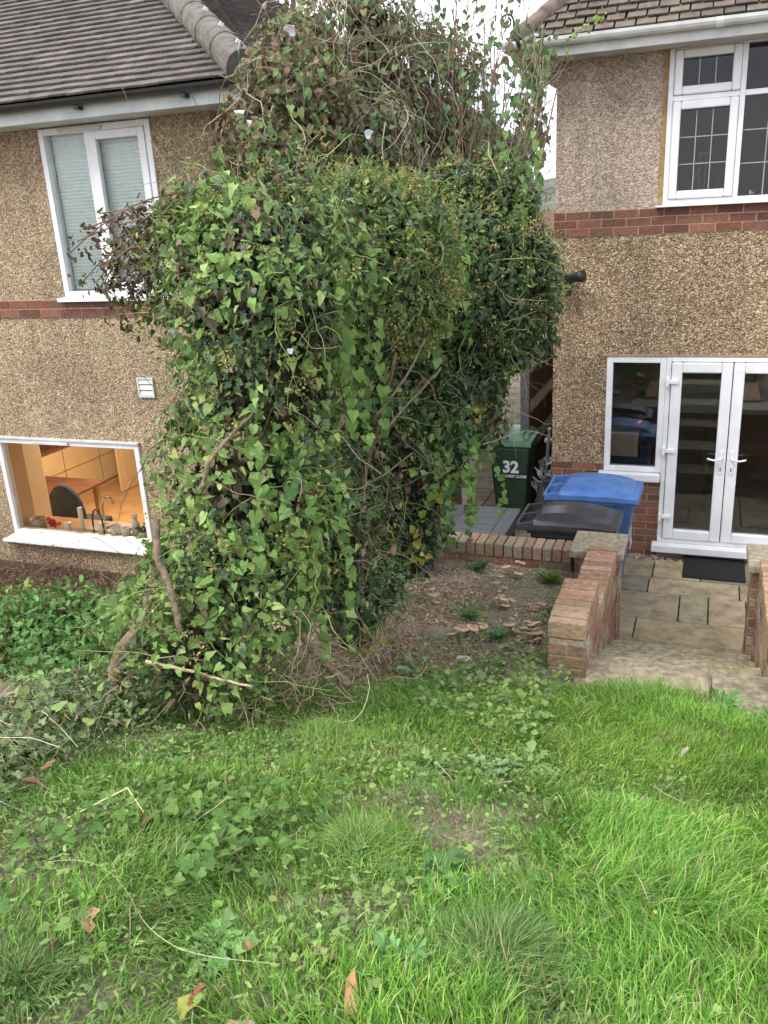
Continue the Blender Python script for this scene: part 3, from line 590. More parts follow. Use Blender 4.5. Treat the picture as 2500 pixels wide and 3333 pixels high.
# glazed doors and side window
g = Geo(); frame(g, -.95, -.38, .89, 2.07, YR - .02, .06, .1, .05); sw = g.build('window', 'upvc', rh, bevel=.006)
g = Geo(); g.box((-1.0, YR - .09, .80), (-.385, YR + .06, .885)); g.build('window_sill', 'upvc', sw, bevel=.012)
pane('window_pane', sw, -.89, -.44, .94, 2.01, YR + .02, 'glass_door')
g = Geo(); frame(g, -.38, .84, .14, 2.07, YR - .025, .045, .1); dfm = g.build('door_frame', 'upvc', rh, bevel=.005)
g = Geo(); g.box((-.43, YR - .13, .06), (.9, YR + .05, .138)); g.build('door_sill', 'upvc', dfm, bevel=.008)
for i, (a_, b_) in enumerate(((-.33, .226), (.234, .79))):
    g = Geo(); frame(g, a_, b_, .19, 2.02, YR - .05, .10, .06); dr = g.build('glazed_door', 'upvc', rh, bevel=.012)
    pane('door_pane', dr, a_ + .10, b_ - .10, .29, 1.92, YR + .0, 'glass_door')
    xh = (b_ - .045) if i == 0 else (a_ + .045); s_ = -1 if i == 0 else 1
    g = Geo(); g.box((xh - .016, YR - .062, .92), (xh + .016, YR - .0505, 1.16)); g.tube([(xh, YR - .062, 1.08), (xh, YR - .095, 1.08), (xh + s_ * .02, YR - .105, 1.08), (xh + s_ * .07, YR - .105, 1.07), (xh + s_ * .13, YR - .10, 1.085)], .010, 8); h_ = g.build('handle', 'upvc', dr, bevel=.003)
    g = Geo(); g.box((xh - .005, YR - .064, .95), (xh + .005, YR - .0625, .985)); g.build('keyhole', 'black_plastic', h_)
    if i == 0:
        for z in (.42, 1.12, 1.82): g = Geo(); g.box((a_ - .05, YR - .075, z - .035), (a_ - .02, YR - .026, z + .05)); g.box((a_ - .02, YR - .075, z - .005), (a_ + .07, YR - .0505, z + .035)); g.build('hinge', 'upvc', dr, bevel=.006)
# dark room behind the glass
g = Geo(); g.box((-1.2, 9.09, .0), (5, 14, .08)); g.build('room_floor', plain('grey_floor', (.42, .38, .31), .4, noise=.3, nscale=3), rh)
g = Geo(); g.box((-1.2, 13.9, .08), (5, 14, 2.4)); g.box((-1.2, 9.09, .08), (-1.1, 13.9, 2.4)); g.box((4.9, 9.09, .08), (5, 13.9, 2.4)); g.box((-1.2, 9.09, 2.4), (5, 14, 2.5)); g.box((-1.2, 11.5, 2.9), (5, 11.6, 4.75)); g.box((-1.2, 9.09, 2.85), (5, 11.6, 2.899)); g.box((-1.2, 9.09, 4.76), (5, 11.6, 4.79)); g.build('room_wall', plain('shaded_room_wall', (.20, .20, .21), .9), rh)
ca = thing('wooden_crate', 'pale wooden box standing on the floor inside the narrow window beside the doors', 'crate', (-.78, 9.3, .08))
g = Geo(); g.box((-1.0, 9.2, .93), (-.66, 9.5, 1.18)); g.build('box_body', plain('plywood', (.42, .30, .17), .7, noise=.2, nscale=6), ca)
g = Geo(); g.box((-1.02, 9.18, 1.1805), (-.645, 9.52, 1.20)); g.box((-1.02, 9.185, .93), (-1.0005, 9.199, 1.18)); g.box((-.68, 9.185, .93), (-.645, 9.199, 1.18)); g.build('box_trim', plain('pine_batten', (.5, .38, .22), .7), ca)
g = Geo(); g.box((-1.09, 9.15, .08), (-.5, 9.6, .928)); g.build('stand', plain('dark_stand', (.03, .03, .035), .8), ca)
fl = thing('small_flag', 'small red and white flag on a thin stick inside the narrow window', 'flag', (-.60, 9.15, .9))
g = Geo(); g.tube([(-.60, 9.12, .93), (-.60, 9.12, 1.42)], .004, 6); g.build('stick', plain('dark_stick', (.1, .1, .1), .5), fl)
g = Geo(); g.box((-.65, 9.118, 1.28), (-.605, 9.122, 1.41), rot=(0, .2, 0)); g.build('flag_cloth', plain('red_cloth', (.5, .03, .03), .8), fl)
g = Geo(); g.box((-.652, 9.115, 1.32), (-.61, 9.1175, 1.345), rot=(0, -.6, 0)); g.build('white_stripe', plain('white_cloth', (.8, .8, .8), .8), fl)
ct = thing('dark_table', 'black table standing behind the glazed doors', 'table', (.6, 10.2, .08))
g = Geo(); g.box((.0, 9.9, .80), (1.6, 10.9, .84)); g.build('tabletop', plain('black_tabletop', (.02, .02, .022), .35), ct)
for x in (.05, 1.55):
    for y in (9.95, 10.85): g = Geo(); g.box((x - .03, y - .03, .08), (x + .03, y + .03, .7995)); g.build('leg', 'black_plastic', ct)
g = Geo(); g.box((-.42, 10.95, 1.02), (.75, 11.0, 1.42)); tag(g.build('pale_board', plain('pale_panel', (.5, .51, .52), .5, noise=.2, nscale=10)), 'pale grey board standing inside the room behind the glazed doors', 'board')
# items behind the leaded window
cu = thing('metal_canister', 'small shiny tin on the sill behind the right leaded pane', 'tin', (.27, 9.0, 3.47))
g = Geo(); g.lathe(CAN(.035, .09), at=(.25, 8.92, 3.475)); g.build('tin_body', 'metal', cu, smooth=True)
dx = thing('drying_rack', 'thin white folding rack standing behind the left leaded window pane', 'rack', (-.18, 9.1, 3.47))
g = Geo()
for a_, b_ in (((-.33, 9.0, 3.5), (-.2, 9.0, 3.78)), ((-.2, 9.0, 3.5), (-.2, 9.0, 3.9)), ((-.1, 9.0, 3.5), (.02, 9.0, 3.78)), ((-.15, 9.0, 3.5), (-.15, 9.0, 3.9)), ((-.22, 9.0, 3.9), (-.12, 9.0, 3.9))): g.tube([a_, b_], .005, 5)
g.build('rack_frame', plain('dim_white', (.35, .35, .36), .5), dx)
# security light
sl = thing('security_light', 'black twin-headed security light on the corner of the brown house', 'light', (-1.33, 8.8, 2.8))
g = Geo(); g.box((-1.38, 8.74, 2.80), (-1.28, 8.799, 2.88)); g.build('wall_plate', 'black_plastic', sl, bevel=.01)
for s_ in (-1, 1): g = Geo(); c0 = np.array((-1.33, 8.68, 2.85)); dd = n_((s_ * 1, -.35, .12)); g.tube([c0 + dd * q for q in (.02, .05, .12, .16)], [.025, .035, .055, .06], 12); g.build('lamp_head', 'black_plastic', sl, smooth=True)
g = Geo(); g.tube([(-1.33, 8.69, 2.80), (-1.33, 8.67, 2.74), (-1.33, 8.67, 2.68)], [.035, .038, .03], 12); g.build('motion_sensor', 'black_plastic', sl, smooth=True)

# ================================================================== PATIO, STEPS, GARDEN WALLS
g = Geo(); SL = [(.30, .245, .155), (.26, .22, .15), (.34, .28, .175), (.23, .20, .15), (.28, .23, .16)]
rows = [(6.40, 6.75, (-.55, -.30, .45)), (6.75, 7.24, (-.55, -.42, .45)), (7.24, 7.78, (-.56, -.12, .14, .45)), (7.78, 8.34, (-.95, -.42, -.36, .40, 1.3)), (8.34, 8.66, (-1.4, -.95, -.42, -.08, .2, .8, 1.5))]
rows = [(6.75, 7.23, (-.9, -.45, .47, 1.1)), (7.23, 7.80, (-.9, -.10, .15, .47, 1.1)), (7.80, 8.16, (-.95, -.40, .42, 1.1)), (8.16, 8.62, (-1.4, -.93, -.38, .07, .55, 1.1))]
for y0, y1, xs in rows:
    for a_, b_ in zip(xs[:-1], xs[1:]): g.box((a_ + .006, y0 + .006, -.05), (b_ - .006, y1 - .006, 0.0 + R_.uniform(-.003, .003)), jit(SL[R_.randint(5)], .12))
for x in np.arange(-3.0, -.9, .45):
    for y in np.arange(6.55, 12, .45): g.box((x + .006, y + .006, -.055), (x + .444, y + .444, -.004), jit(SL[R_.randint(5)], .12))
kind(g.build('patio_paving', 'slab', bevel=.006), 'structure')
g = Geo(); n = 1500; P = np.stack([R_.uniform(-.66, 1.4, n), R_.uniform(8.63, 8.79, n), R_.uniform(-.06, -.02, n)], 1)
cc = cols(n, [(.30, .22, .15), (.42, .36, .28), (.2, .12, .08), (.5, .42, .3)])
for p_, c_ in zip(P, cc): r_ = R_.uniform(.006, .013); g.box(p_ - r_, p_ + r_, c_, rot=tuple(R_.uniform(0, 3, 3)))
kind(g.build('gravel', M['vcgeneric']), 'stuff', 'narrow strip of brown gravel along the foot of the doors')
g = Geo(); ST = (.29, .25, .17)
steps_y = [(6.02, 6.46, .196), (5.56, 6.02, .392), (5.12, 5.56, .588), (4.68, 5.12, .784)]
for y0, y1, z in steps_y: g.box((-.548, y0 + .002, -.05), (.438, y1, z), jit(ST, .1))
kind(g.build('steps', 'step', bevel=.012), 'structure')
g = Geo(); g.box((-.60, 4.27, .85), (.128, 4.68, .985), jit(ST, .05)); g.box((.14, 4.22, .85), (.50, 4.66, .98), jit((.28, .24, .17), .05))
kind(g.build('top_step_slabs', 'step', bevel=.012), 'structure')

def edge_row(g, x0, x1, y0, y1, z0, z1, along, pal, pitch=.076):
    """row of bricks on edge"""
    L_ = (x1 - x0) if along == 'x' else (y1 - y0); n = max(1, int(round(L_ / pitch))); st = L_ / n
    for i in range(n):
        a_ = i * st + .004; b_ = (i + 1) * st - .004; dz = R_.uniform(-.004, .004); dd = R_.uniform(-.003, .003)
        if along == 'x': g.box((x0 + a_, y0 + dd, z0), (x0 + b_, y1 + dd, z1 + dz), jit(pal[R_.randint(len(pal))], .15))
        else: g.box((x0 + dd, y0 + a_, z0), (x1 + dd, y0 + b_, z1 + dz), jit(pal[R_.randint(len(pal))], .15))
def garden_wall(label, x0, x1, inner, pil_x):
    w = thing('garden_wall', label, 'wall', ((x0 + x1) / 2, 5.2, 0)); xi = x1 if inner > 0 else x0; s = 1 if inner > 0 else -1
    g = Geo(); g.box((x0 + .008, 4.37, -.1), (x1 - .008, 4.97, 1.22)); g.box((x0 + .008, 4.97, -.1), (x1 - .008, 6.14, .985)); g.build('mortar_core', 'mortar', w)
    g = Geo()
    bricks(g, (xi - s * .008, 4.375, .0), (0, 1, 0), (s, 0, 0), .60, 16, OLD); bricks(g, (xi - s * .008, 4.975, .0), (0, 1, 0), (s, 0, 0), 1.16, 13, OLD)
    xo = x0 if inner > 0 else x1; bricks(g, (xo + s * .008, 4.375, .6), (0, 1, 0), (-s, 0, 0), .60, 8, OLD); bricks(g, (xo + s * .008, 4.975, .6), (0, 1, 0), (-s, 0, 0), 1.16, 5, OLD)
    bricks(g, (x0, 4.37, .72), (1, 0, 0), (0, -1, 0), .215, 6, [(.27, .18, .11), (.22, .15, .1)]); g.build('brickwork', 'brick_old', w, bevel=.003)
    g = Geo(); edge_row(g, x0, x1, 4.355, 4.975, 1.225, 1.33, 'y', TOPC); g.build('upper_brick_capping', 'brick_old', w, bevel=.008)
    g = Geo(); edge_row(g, x0, x1, 4.98, 6.14, .99, 1.093, 'y', TOPC); g.build('lower_brick_capping', 'brick_old', w, bevel=.008)
    p0, p1_ = pil_x; pw = p1_ - p0
    g = Geo(); g.box((p0 + .006, 6.156, -.1), (p1_ - .006, 6.474, .99)); g.build('mortar_core', 'mortar', w)
    g = Geo()
    for o_, u_, n_2, L_ in (((p0, 6.156, 0), (1, 0, 0), (0, -1, 0), pw), ((p0, 6.474, 0), (1, 0, 0), (0, 1, 0), pw), ((p0 + .006, 6.15, 0), (0, 1, 0), (-1, 0, 0), .33), ((p1_ - .006, 6.15, 0), (0, 1, 0), (1, 0, 0), .33)): bricks(g, o_, u_, n_2, L_, 13, OLD, bl=.1625 if L_ < .4 else .215)
    g.build('pier', 'brick_old', w, bevel=.003)
    g = Geo(); g.box((p0 - .035, 6.10, .992), (p1_ + .035, 6.54, 1.055)); g.build('coping_stone', 'coping', w, bevel=.01)
    return w
garden_wall('brick wall with stepped capping and stone-topped pier, left of the steps', -.75, -.54, 1, (-.86, -.53))
garden_wall('brick wall with stone-topped pier cut by the right edge of the photo', .44, .65, -1, (.40, .74))
lw2 = thing('low_brick_wall', 'low wall of upright brick headers between bins and soil bed', 'wall', (-1.8, 6.4, 0))
g = Geo(); g.box((-2.85, 6.31, -.1), (-.90, 6.49, .86)); g.build('mortar_core', 'mortar', lw2)
g = Geo(); bricks(g, (-2.85, 6.31, .4), (1, 0, 0), (0, -1, 0), 1.95, 6, OLD); g.build('brickwork', 'brick_old', lw2, bevel=.003)
g = Geo(); edge_row(g, -2.85, -.90, 6.29, 6.505, .865, .975, 'x', [(.28, .18, .125), (.26, .19, .13), (.24, .20, .145), (.29, .20, .14), (.22, .16, .11)], .0765); g.build('brick_capping', 'brick_old', lw2, bevel=.008)
# doormat
g = Geo(); g.box((-.10, 8.20, .004), (.48, 8.75, .018)); dm = g.build('doormat', 'mat', bevel=.004); tag(dm, 'black ribbed doormat on the paving before the glazed doors', 'doormat')
g = Geo()
for i in range(38): x = -.095 + i * .0152; g.box((x, 8.21, .0182), (x + .008, 8.74, .023))
g.build('rib', 'mat', dm)
# ================================================================== BINS AND TABLE
def plastic(name, c, rough=.32): return plain(name, c, rough, noise=.28, nscale=7, bmp=.05)
def wheelie_bin(label, col, loc, rz=0, L_=.80, W_=.54, Hh=1.0, group='wheeled bins by the house', rough=.32, bf=.55):
    """local: hinge at -x, front at +x"""
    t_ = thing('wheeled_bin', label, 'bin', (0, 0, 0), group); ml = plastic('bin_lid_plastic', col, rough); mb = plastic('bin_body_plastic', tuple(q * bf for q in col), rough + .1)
    g = Geo(); x0, x1, w = -L_ / 2 + .10, L_ / 2 - .04, W_ / 2 - .03
    g.hexa([(x0 + .09, -w + .07, .04), (x1 - .10, -w + .07, .04), (x1 - .10, w - .07, .04), (x0 + .09, w - .07, .04)], [(x0, -w, Hh - .07), (x1, -w, Hh - .07), (x1, w, Hh - .07), (x0, w, Hh - .07)])
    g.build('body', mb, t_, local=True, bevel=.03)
    g = Geo(); g.box((x0 - .02, -w - .02, Hh - .075), (x1 + .022, w + .02, Hh - .015)); g.build('rim', mb, t_, local=True, bevel=.01)
    # lid: skirt + arched centre + hinge pockets
    g = Geo(); w2_ = W_ / 2; xs = np.linspace(-L_ / 2 + .13, L_ / 2, 15)
    arch = lambda x, h, e: Hh + e + h * (1 - ((x - .0) / (L_ / 2)) ** 2)
    P = []; prof = [(-w2_, -.035, 0), (-w2_, .0, .012), (-w2_ + .05, .012, .014), (-w2_ + .09, .014, .02), (-w2_ + .105, .03, .062), (0, .034, .074), (w2_ - .105, .03, .062), (w2_ - .09, .014, .02), (w2_ - .05, .012, .014), (w2_, .0, .012), (w2_, -.035, 0)]
    for x in xs:
        ends = min(1, max(0, (L_ / 2 - .055 - x) / .03)) * min(1, max(.0, (x - xs[0] + .02) / .05))
        for (y, e, h) in prof: P.append((x, y, arch(x, (h if h < .05 else .02 + (h - .02) * ends), e if e < .02 or ends > .5 else .015)))
    m_ = len(prof); i = np.arange(len(xs) - 1)[:, None] * m_; j = np.arange(m_ - 1)[None]
    g.add(P, np.stack([i + j, i + m_ + j, i + m_ + j + 1, i + j + 1], -1).reshape(-1, 4))
    g.add([(L_ / 2, y, arch(L_ / 2, min(h, .02), min(e, .015))) for (y, e, h) in prof] + [(L_ / 2 + .012, y, Hh - .045) for (y, e, h) in prof], [(q, q + m_, q + m_ + 1, q + 1) for q in range(m_ - 1)])
    lid = g.build('lid', ml, t_, local=True, smooth=False)
    g = Geo(); xa = -L_ / 2; xb = xs[0]
    g.tube([(xa, -w2_ + .01, Hh - .0), (xa, w2_ - .01, Hh - .0)], .015, 8)
    for y in (-w2_ + .012, -.0, w2_ - .012): g.hexa([(xa, y - .012, Hh - .05), (xb, y - .012, Hh - .045), (xb, y + .012, Hh - .045), (xa, y + .012, Hh - .05)], [(xa, y - .012, Hh + .008), (xb, y - .012, Hh + .03), (xb, y + .012, Hh + .03), (xa, y + .012, Hh + .008)])
    g.box((xa + .01, -w2_ + .02, Hh - .055), (xb, w2_ - .02, Hh - .045)); g.build('hinge_handle', ml, t_, local=True, bevel=.003)
    g = Geo(); g.tube([(x0 + .04, -w + .03, .11), (x0 + .04, w - .03, .11)], .012, 8); g.build('axle', 'metal', t_, local=True)
    for y in (-w + .02, w - .02):
        g = Geo(); a = np.linspace(0, 2 * math.pi, 21)[:-1]; g.extrude([(x0 + .04 + .1 * math.cos(q), .105 + .1 * math.sin(q)) for q in a], 1, y - .022, y + .022); g.build('wheel', 'black_plastic', t_, local=True, bevel=.006)
    t_.location = loc; t_.rotation_euler = (0, 0, rz); return t_
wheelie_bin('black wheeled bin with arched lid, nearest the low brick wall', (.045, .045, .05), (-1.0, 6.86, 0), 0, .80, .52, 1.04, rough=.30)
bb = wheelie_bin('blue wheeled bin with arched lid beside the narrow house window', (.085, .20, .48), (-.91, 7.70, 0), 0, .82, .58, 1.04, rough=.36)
def text(name, s, size, parent, loc, rot, mat, off=0):
    c_ = bpy.data.curves.new(name, 'FONT'); c_.body = s; c_.size = size; c_.extrude = .0008; c_.offset = off; c_.align_x = 'CENTER'
    c_.materials.append(mat); tmp = bpy.data.objects.new('tmp', c_); COL.objects.link(tmp); bpy.context.view_layer.update(); me = bpy.data.meshes.new_from_object(tmp.evaluated_get(bpy.context.evaluated_depsgraph_get())); bpy.data.objects.remove(tmp)
    ob = bpy.data.objects.new(name, me); COL.objects.link(ob); ob.parent = parent; ob.location = loc; ob.rotation_euler = rot; return ob
wht = plain('white_decal', (.75, .77, .78), .5); dmw = plain('scuffed_white_paint', (.55, .60, .70), .6, noise=.4, nscale=30)
text('number_marking', '32', .24, bb, (.352, -.05, .52), (rad(86), 0, rad(90)), dmw, .006)
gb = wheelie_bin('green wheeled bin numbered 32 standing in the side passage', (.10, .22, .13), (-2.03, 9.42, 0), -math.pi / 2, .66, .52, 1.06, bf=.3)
text('number_decal', '32', .185, gb, (.287, .02, .70), (rad(86), 0, rad(90)), wht, .007)
text('street_decal', 'LYNDHURST CLOSE', .040, gb, (.283, .02, .640), (rad(86), 0, rad(90)), wht, .0012)
g = Geo()
for y in (-.13, .13): g.hexa([(-.2, y - .09, 1.095), (.24, y - .09, 1.085), (.24, y + .09, 1.085), (-.2, y + .09, 1.095)], [(-.16, y - .06, 1.135), (.19, y - .06, 1.115), (.19, y + .06, 1.115), (-.16, y + .06, 1.135)])
g.build('lid_panel', plastic('green_lid', (.13, .27, .17), .3), gb, local=True, bevel=.008)
tbl = thing('slatted_table', 'dark grey slatted garden table behind the low brick wall', 'table', (-2.1, 7.4, 0))
GRY = (.075, .08, .09); g = Geo()
y = 7.10
while y < 7.72: g.box((-2.6, y, .722), (-1.75, y + .056, .75), jit(GRY, .1)); y += .064
g.build('slats', 'vcgeneric', tbl, bevel=.002)
g = Geo(); g.box((-1.745, 7.02, .715), (-1.61, 7.80, .752), GRY); g.box((-2.6, 7.02, .715), (-1.748, 7.095, .752), GRY); g.box((-2.6, 7.735, .715), (-1.748, 7.80, .752), GRY); g.build('frame', 'vcgeneric', tbl, bevel=.004)
for x in (-2.55, -1.70):
    for y in (7.07, 7.74): g = Geo(); g.box((x - .035, y - .035, 0), (x + .035, y + .035, .714), GRY); g.build('leg', 'vcgeneric', tbl)
g = Geo(); g.box((-1.70, 7.02, .62), (-1.62, 7.8, .714), GRY); g.build('apron', 'vcgeneric', tbl)
# oddments between bin and house corner
ld_ = thing('folded_ladder', 'grey folded step ladder leaning in the passage beside the green bin', 'ladder', (-1.6, 9.3, 0))
for dx_ in (0, .07): g = Geo(); g.box((-1.66 + dx_, 9.3, 0), (-1.63 + dx_, 9.36, 1.2), rot=(.12, .08, 0)); g.build('rail', plain('grey_aluminium', (.32, .34, .37), .4, .6), ld_)
tm_ = plain('pale_tread', (.45, .47, .5), .4)
for z in (.3, .55, .8, 1.02): g = Geo(); g.box((-1.66, 9.3, z), (-1.56, 9.38, z + .03), rot=(.12, .08, 0)); g.build('tread', tm_, ld_)
pg = thing('plastic_sack', 'pale crumpled plastic sack on the ground beside the green bin', 'sack', (-1.6, 9.05, 0))
g = Geo(); n = 60; P = np.array((-1.6, 9.05, .62)) + R_.normal(size=(n, 3)) * (.05, .05, .12); leaves(g, P, R_.normal(size=(n, 3)), R_.normal(size=(n, 3)), .10, T_DEAD, cols(n, [(.35, .37, .40), (.2, .21, .23)])); g.lathe([(0, 0), (.1, 0), (.12, .3), (.08, .62), (0, .66)], (.08, .08, .09), at=(-1.6, 9.05, 0)); g.build('sack', 'petal', pg)

# ================================================================== FENCE
fc = thing('wooden_fence', 'dark brown board fence with pale rails down the side passage', 'fence', (-1.9, 12, 0))
FW_ = (.115, .062, .038); g = Geo(); y = 9.5; 
while y < 20: g.box((-1.93, y, .05), (-1.915, y + .118, 1.97), jit(FW_, .2)); g.box((-1.94, y + .1, .05), (-1.931, y + .15, 1.97), jit(FW_, .2)); y += .125
g.build('boards', 'fence', fc)
for z0, z1 in ((.28, .36), (1.00, 1.08), (1.36, 1.44)):
    if z0 < 1.2 and z0 > .9: pass
for z0 in (.86, 1.33, 1.80):
    g = Geo(); g.add([(-1.914, 9.5, z0 - .05), (-1.86, 9.5, z0 - .035), (-1.86, 9.5, z0), (-1.914, 9.5, z0 + .05), (-1.914, 20, z0 - .05), (-1.86, 20, z0 - .035), (-1.86, 20, z0), (-1.914, 20, z0 + .05)], [(0, 1, 2, 3), (4, 7, 6, 5), (0, 4, 5, 1), (1, 5, 6, 2), (2, 6, 7, 3), (3, 7, 4, 0)], (.42, .38, .29)); g.build('rail', 'fence', fc)
g = Geo(); g.box((-1.96, 9.42, 1.972), (-1.87, 20, 1.995), (.48, .44, .37)); g.build('cap_strip', 'fence', fc)
for y in (9.44, 11.3, 13.2): g = Geo(); g.box((-1.95, y - .05, 0), (-1.855, y + .05, 1.971), (.16, .15, .14)); g.build('post', 'fence', fc)
hw = thing('fence_post', 'pale weathered timber post at the left end of the grey table', 'post', (-2.45, 8.6, 0))
g = Geo(); g.box((-2.42, 8.55, 0), (-2.30, 8.67, 2.1), (.30, .27, .23)); g.build('post_shaft', 'fence', hw); g = Geo(); g.box((-2.44, 8.53, 2.1005), (-2.28, 8.69, 2.13), (.32, .29, .25)); g.build('post_cap', 'fence', hw)
fp = thing('wooden_fence', 'dark board fence panel glimpsed between the hedge and the green bin', 'fence', (-3.0, 8.9, 0))
g = Geo(); x = -3.65
while x < -2.46: g.box((x, 8.75, -.3), (x + .118, 8.765, 2.0), jit(FW_, .2)); x += .124
g.build('boards', 'fence', fp)
g = Geo(); g.box((-3.65, 8.72, 1.6), (-2.46, 8.749, 1.68), (.25, .21, .16)); g.build('rail', 'fence', fp)
# distant houses beyond
def far_house(name, label, x0, x1, y0, y1, ze, zr, wc, rc):
    t_ = thing(name, label, 'house', ((x0 + x1) / 2, y0, -3))
    g = Geo(); g.box((x0, y0, -3.2), (x1, y1, ze - .02), wc); bricks(g, (x0, y0, ze - 1.9), (1, 0, 0), (0, -1, 0), x1 - x0, 24, RED, proud=.004); g.build('wall', 'brick', t_)
    g = Geo(); ym = (y0 + y1) / 2; V = []; F = []
    for k in range(20):
        a_, b_ = k / 20, (k + 1) / 20
        for (s_, e_, ye) in ((a_, b_, y0 - .3), (a_, b_, y1 + .3)):
            q = len(V); z0_, z1_ = ze + (zr - ze) * s_, ze + (zr - ze) * e_
            V += [(x0 - .3, ye + (ym - ye) * s_, z0_ + .05), (x1 + .3, ye + (ym - ye) * s_, z0_ + .05), (x1 + .3, ye + (ym - ye) * e_, z1_), (x0 - .3, ye + (ym - ye) * e_, z1_), (x0 - .3, ye + (ym - ye) * s_, z0_), (x1 + .3, ye + (ym - ye) * s_, z0_)]; F += [(q, q + 1, q + 2, q + 3), (q + 4, q + 5, q + 1, q)]
    g.add(V, F, rc); g.build('roof', 'tile_r', t_); return t_
far_house('distant_house', 'distant brown tiled roof seen past the left edge of the right house', -5.2, -3.2, 25, 31, 2.2, 3.35, (.3, .25, .2), (.22, .15, .12))
far_house('brick_outbuilding', 'orange brick outbuilding glimpsed above the side passage fence', -4.6, -2.9, 21, 24, 1.75, 2.0, (.38, .2, .12), (.05, .04, .04))
pl = thing('post_lantern', 'small black lantern with a white lamp above the passage fence', 'lantern', (-3.40, 19.8, .0))
g = Geo(); g.tube([(-3.42, 19.8, -2), (-3.42, 19.8, .55)], .04, 8); g.build('post', 'black_plastic', pl); g = Geo(); g.box((-3.48, 19.74, .70), (-3.36, 19.86, .84)); g.build('lantern_cap', 'black_plastic', pl); g = Geo(); g.box((-3.46, 19.76, .55), (-3.38, 19.84, .699)); g.build('lamp', 'upvc', pl)
# hills
g = Geo(); hx = np.linspace(-900, 500, 260); rowsn = 34; P = []
for k in range(rowsn):
    q = k / (rowsn - 1); y = 620 + q * 380; base = -14 + 33.0 * math.sin(q * math.pi / 2) * 1.0
    zz = base * (1 + .25 * (noise2(hx, hx * 0 + 5, .0045) - .5)) + (3.4 * noise2(hx, hx * 0 + y, .085) + 2.0 * noise2(hx, hx * 0 + y, .3)) * (q > .02)
    P.append(np.stack([hx + noise2(hx, hx * 0 + y, .2) * 4, np.full(260, y), zz + 3.55], 1))
P = np.concatenate(P); ii = np.arange(rowsn - 1)[:, None] * 260; jj = np.arange(259)[None]
hc = .5 + .9 * (noise3(np.stack([P[:, 0] * .12 + 200, P[:, 1] * .12, P[:, 2] * .3 + 20], 1)) - .5)[:, None]
hc = hc * .8
aut = (noise3(np.stack([P[:, 0] * .09 + 300, P[:, 1] * .09, P[:, 2] * .2 + 40], 1)) > .62)[:, None]
g.add(P, np.stack([ii + jj, ii + jj + 1, ii + jj + 261, ii + jj + 260], -1).reshape(-1, 4), np.where(aut, (.13, .10, .045), (.050, .072, .040)) * hc * 2)
kind(g.build('hills', vcol('wooded_hillside', .95, .1, noise=.5, nscale=.35), local=True, smooth=False), 'structure')

# ================================================================== HEDGE AND SHRUBS
IVY = [(.11, .165, .06), (.034, .070, .024), (.052, .102, .032), (.075, .14, .042), (.042, .085, .032), (.12, .19, .06)]
BIND = [(.18, .30, .08), (.24, .37, .11), (.14, .23, .06), (.31, .43, .14), (.38, .44, .13)]
SMALLG = [(.15, .225, .06), (.21, .29, .085), (.11, .175, .05), (.28, .33, .11)]
DEADC = [(.17, .12, .08), (.23, .17, .11), (.12, .085, .06), (.29, .23, .15)]
YEL = [(.42, .38, .06), (.50, .40, .08), (.34, .36, .07)]
B_NEAR = [(-1.86, 3.40, 3.23, .42), (-1.85, 3.70, 3.47, .30), (-2.06, 3.50, 3.50, .22), (-1.85, 3.30, 2.82, .33), (-1.89, 3.20, 2.42, .36), (-1.91, 3.00, 2.05, .33), (-1.97, 2.80, 1.80, .27)]
B_MID = [(-1.66, 4.20, 3.25, .43), (-1.83, 4.10, 3.38, .22), (-1.90, 4.70, 2.69, .42), (-1.93, 4.60, 2.15, .40), (-1.83, 3.80, 1.98, .35), (-1.89, 3.80, 2.72, .35), (-1.87, 4.20, 1.45, .30)]
B_FAR = [(-1.51, 5.30, 3.24, .52), (-1.36, 5.55, 2.87, .37), (-1.62, 5.30, 2.41, .40), (-1.84, 5.30, 1.90, .30), (-1.93, 5.10, 1.50, .30), (-2.12, 5.9, 1.20, .28)]
B_UP = [(-2.49, 5.20, 4.13, .38), (-2.53, 4.80, 3.88, .25), (-2.59, 5.40, 4.47, .22), (-2.60, 6.00, 4.57, .36), (-2.29, 6.50, 4.27, .50), (-1.95, 6.80, 3.90, .40), (-2.29, 5.80, 3.93, .40), (-2.35, 6.1, 4.72, .34), (-2.05, 6.6, 4.45, .36)]
hedge = thing('overgrown_hedge', 'huge overgrown hedge smothered in ivy and bindweed, between the two houses', 'hedge', (-1.95, 4.2, .9))
def stem_web(g, blobs, n, L0=.3, L1=.9, r0=.002, r1=.006, pal=((.25, .19, .12), (.34, .28, .19), (.16, .11, .07)), dep=(-.03, .12), grav=-.08, green=0.0):
    P, d = blob_surface(blobs, n * 3, dep)
    for p_, dd in list(zip(P, d))[:n]:
        t_ = R_.normal(size=3); t_ -= dd * (t_ @ dd) * .8; c_ = jit(pal[R_.randint(len(pal))], .2)
        if R_.rand() < green: c_ = jit((.22, .30, .09), .2)
        pts = curve_pts(p_, t_, R_.uniform(L0, L1), 9, .32, grav); g.tube(pts, np.linspace(R_.uniform(r0, r1), r0 * .6, 10), 4, c_, cap=False)
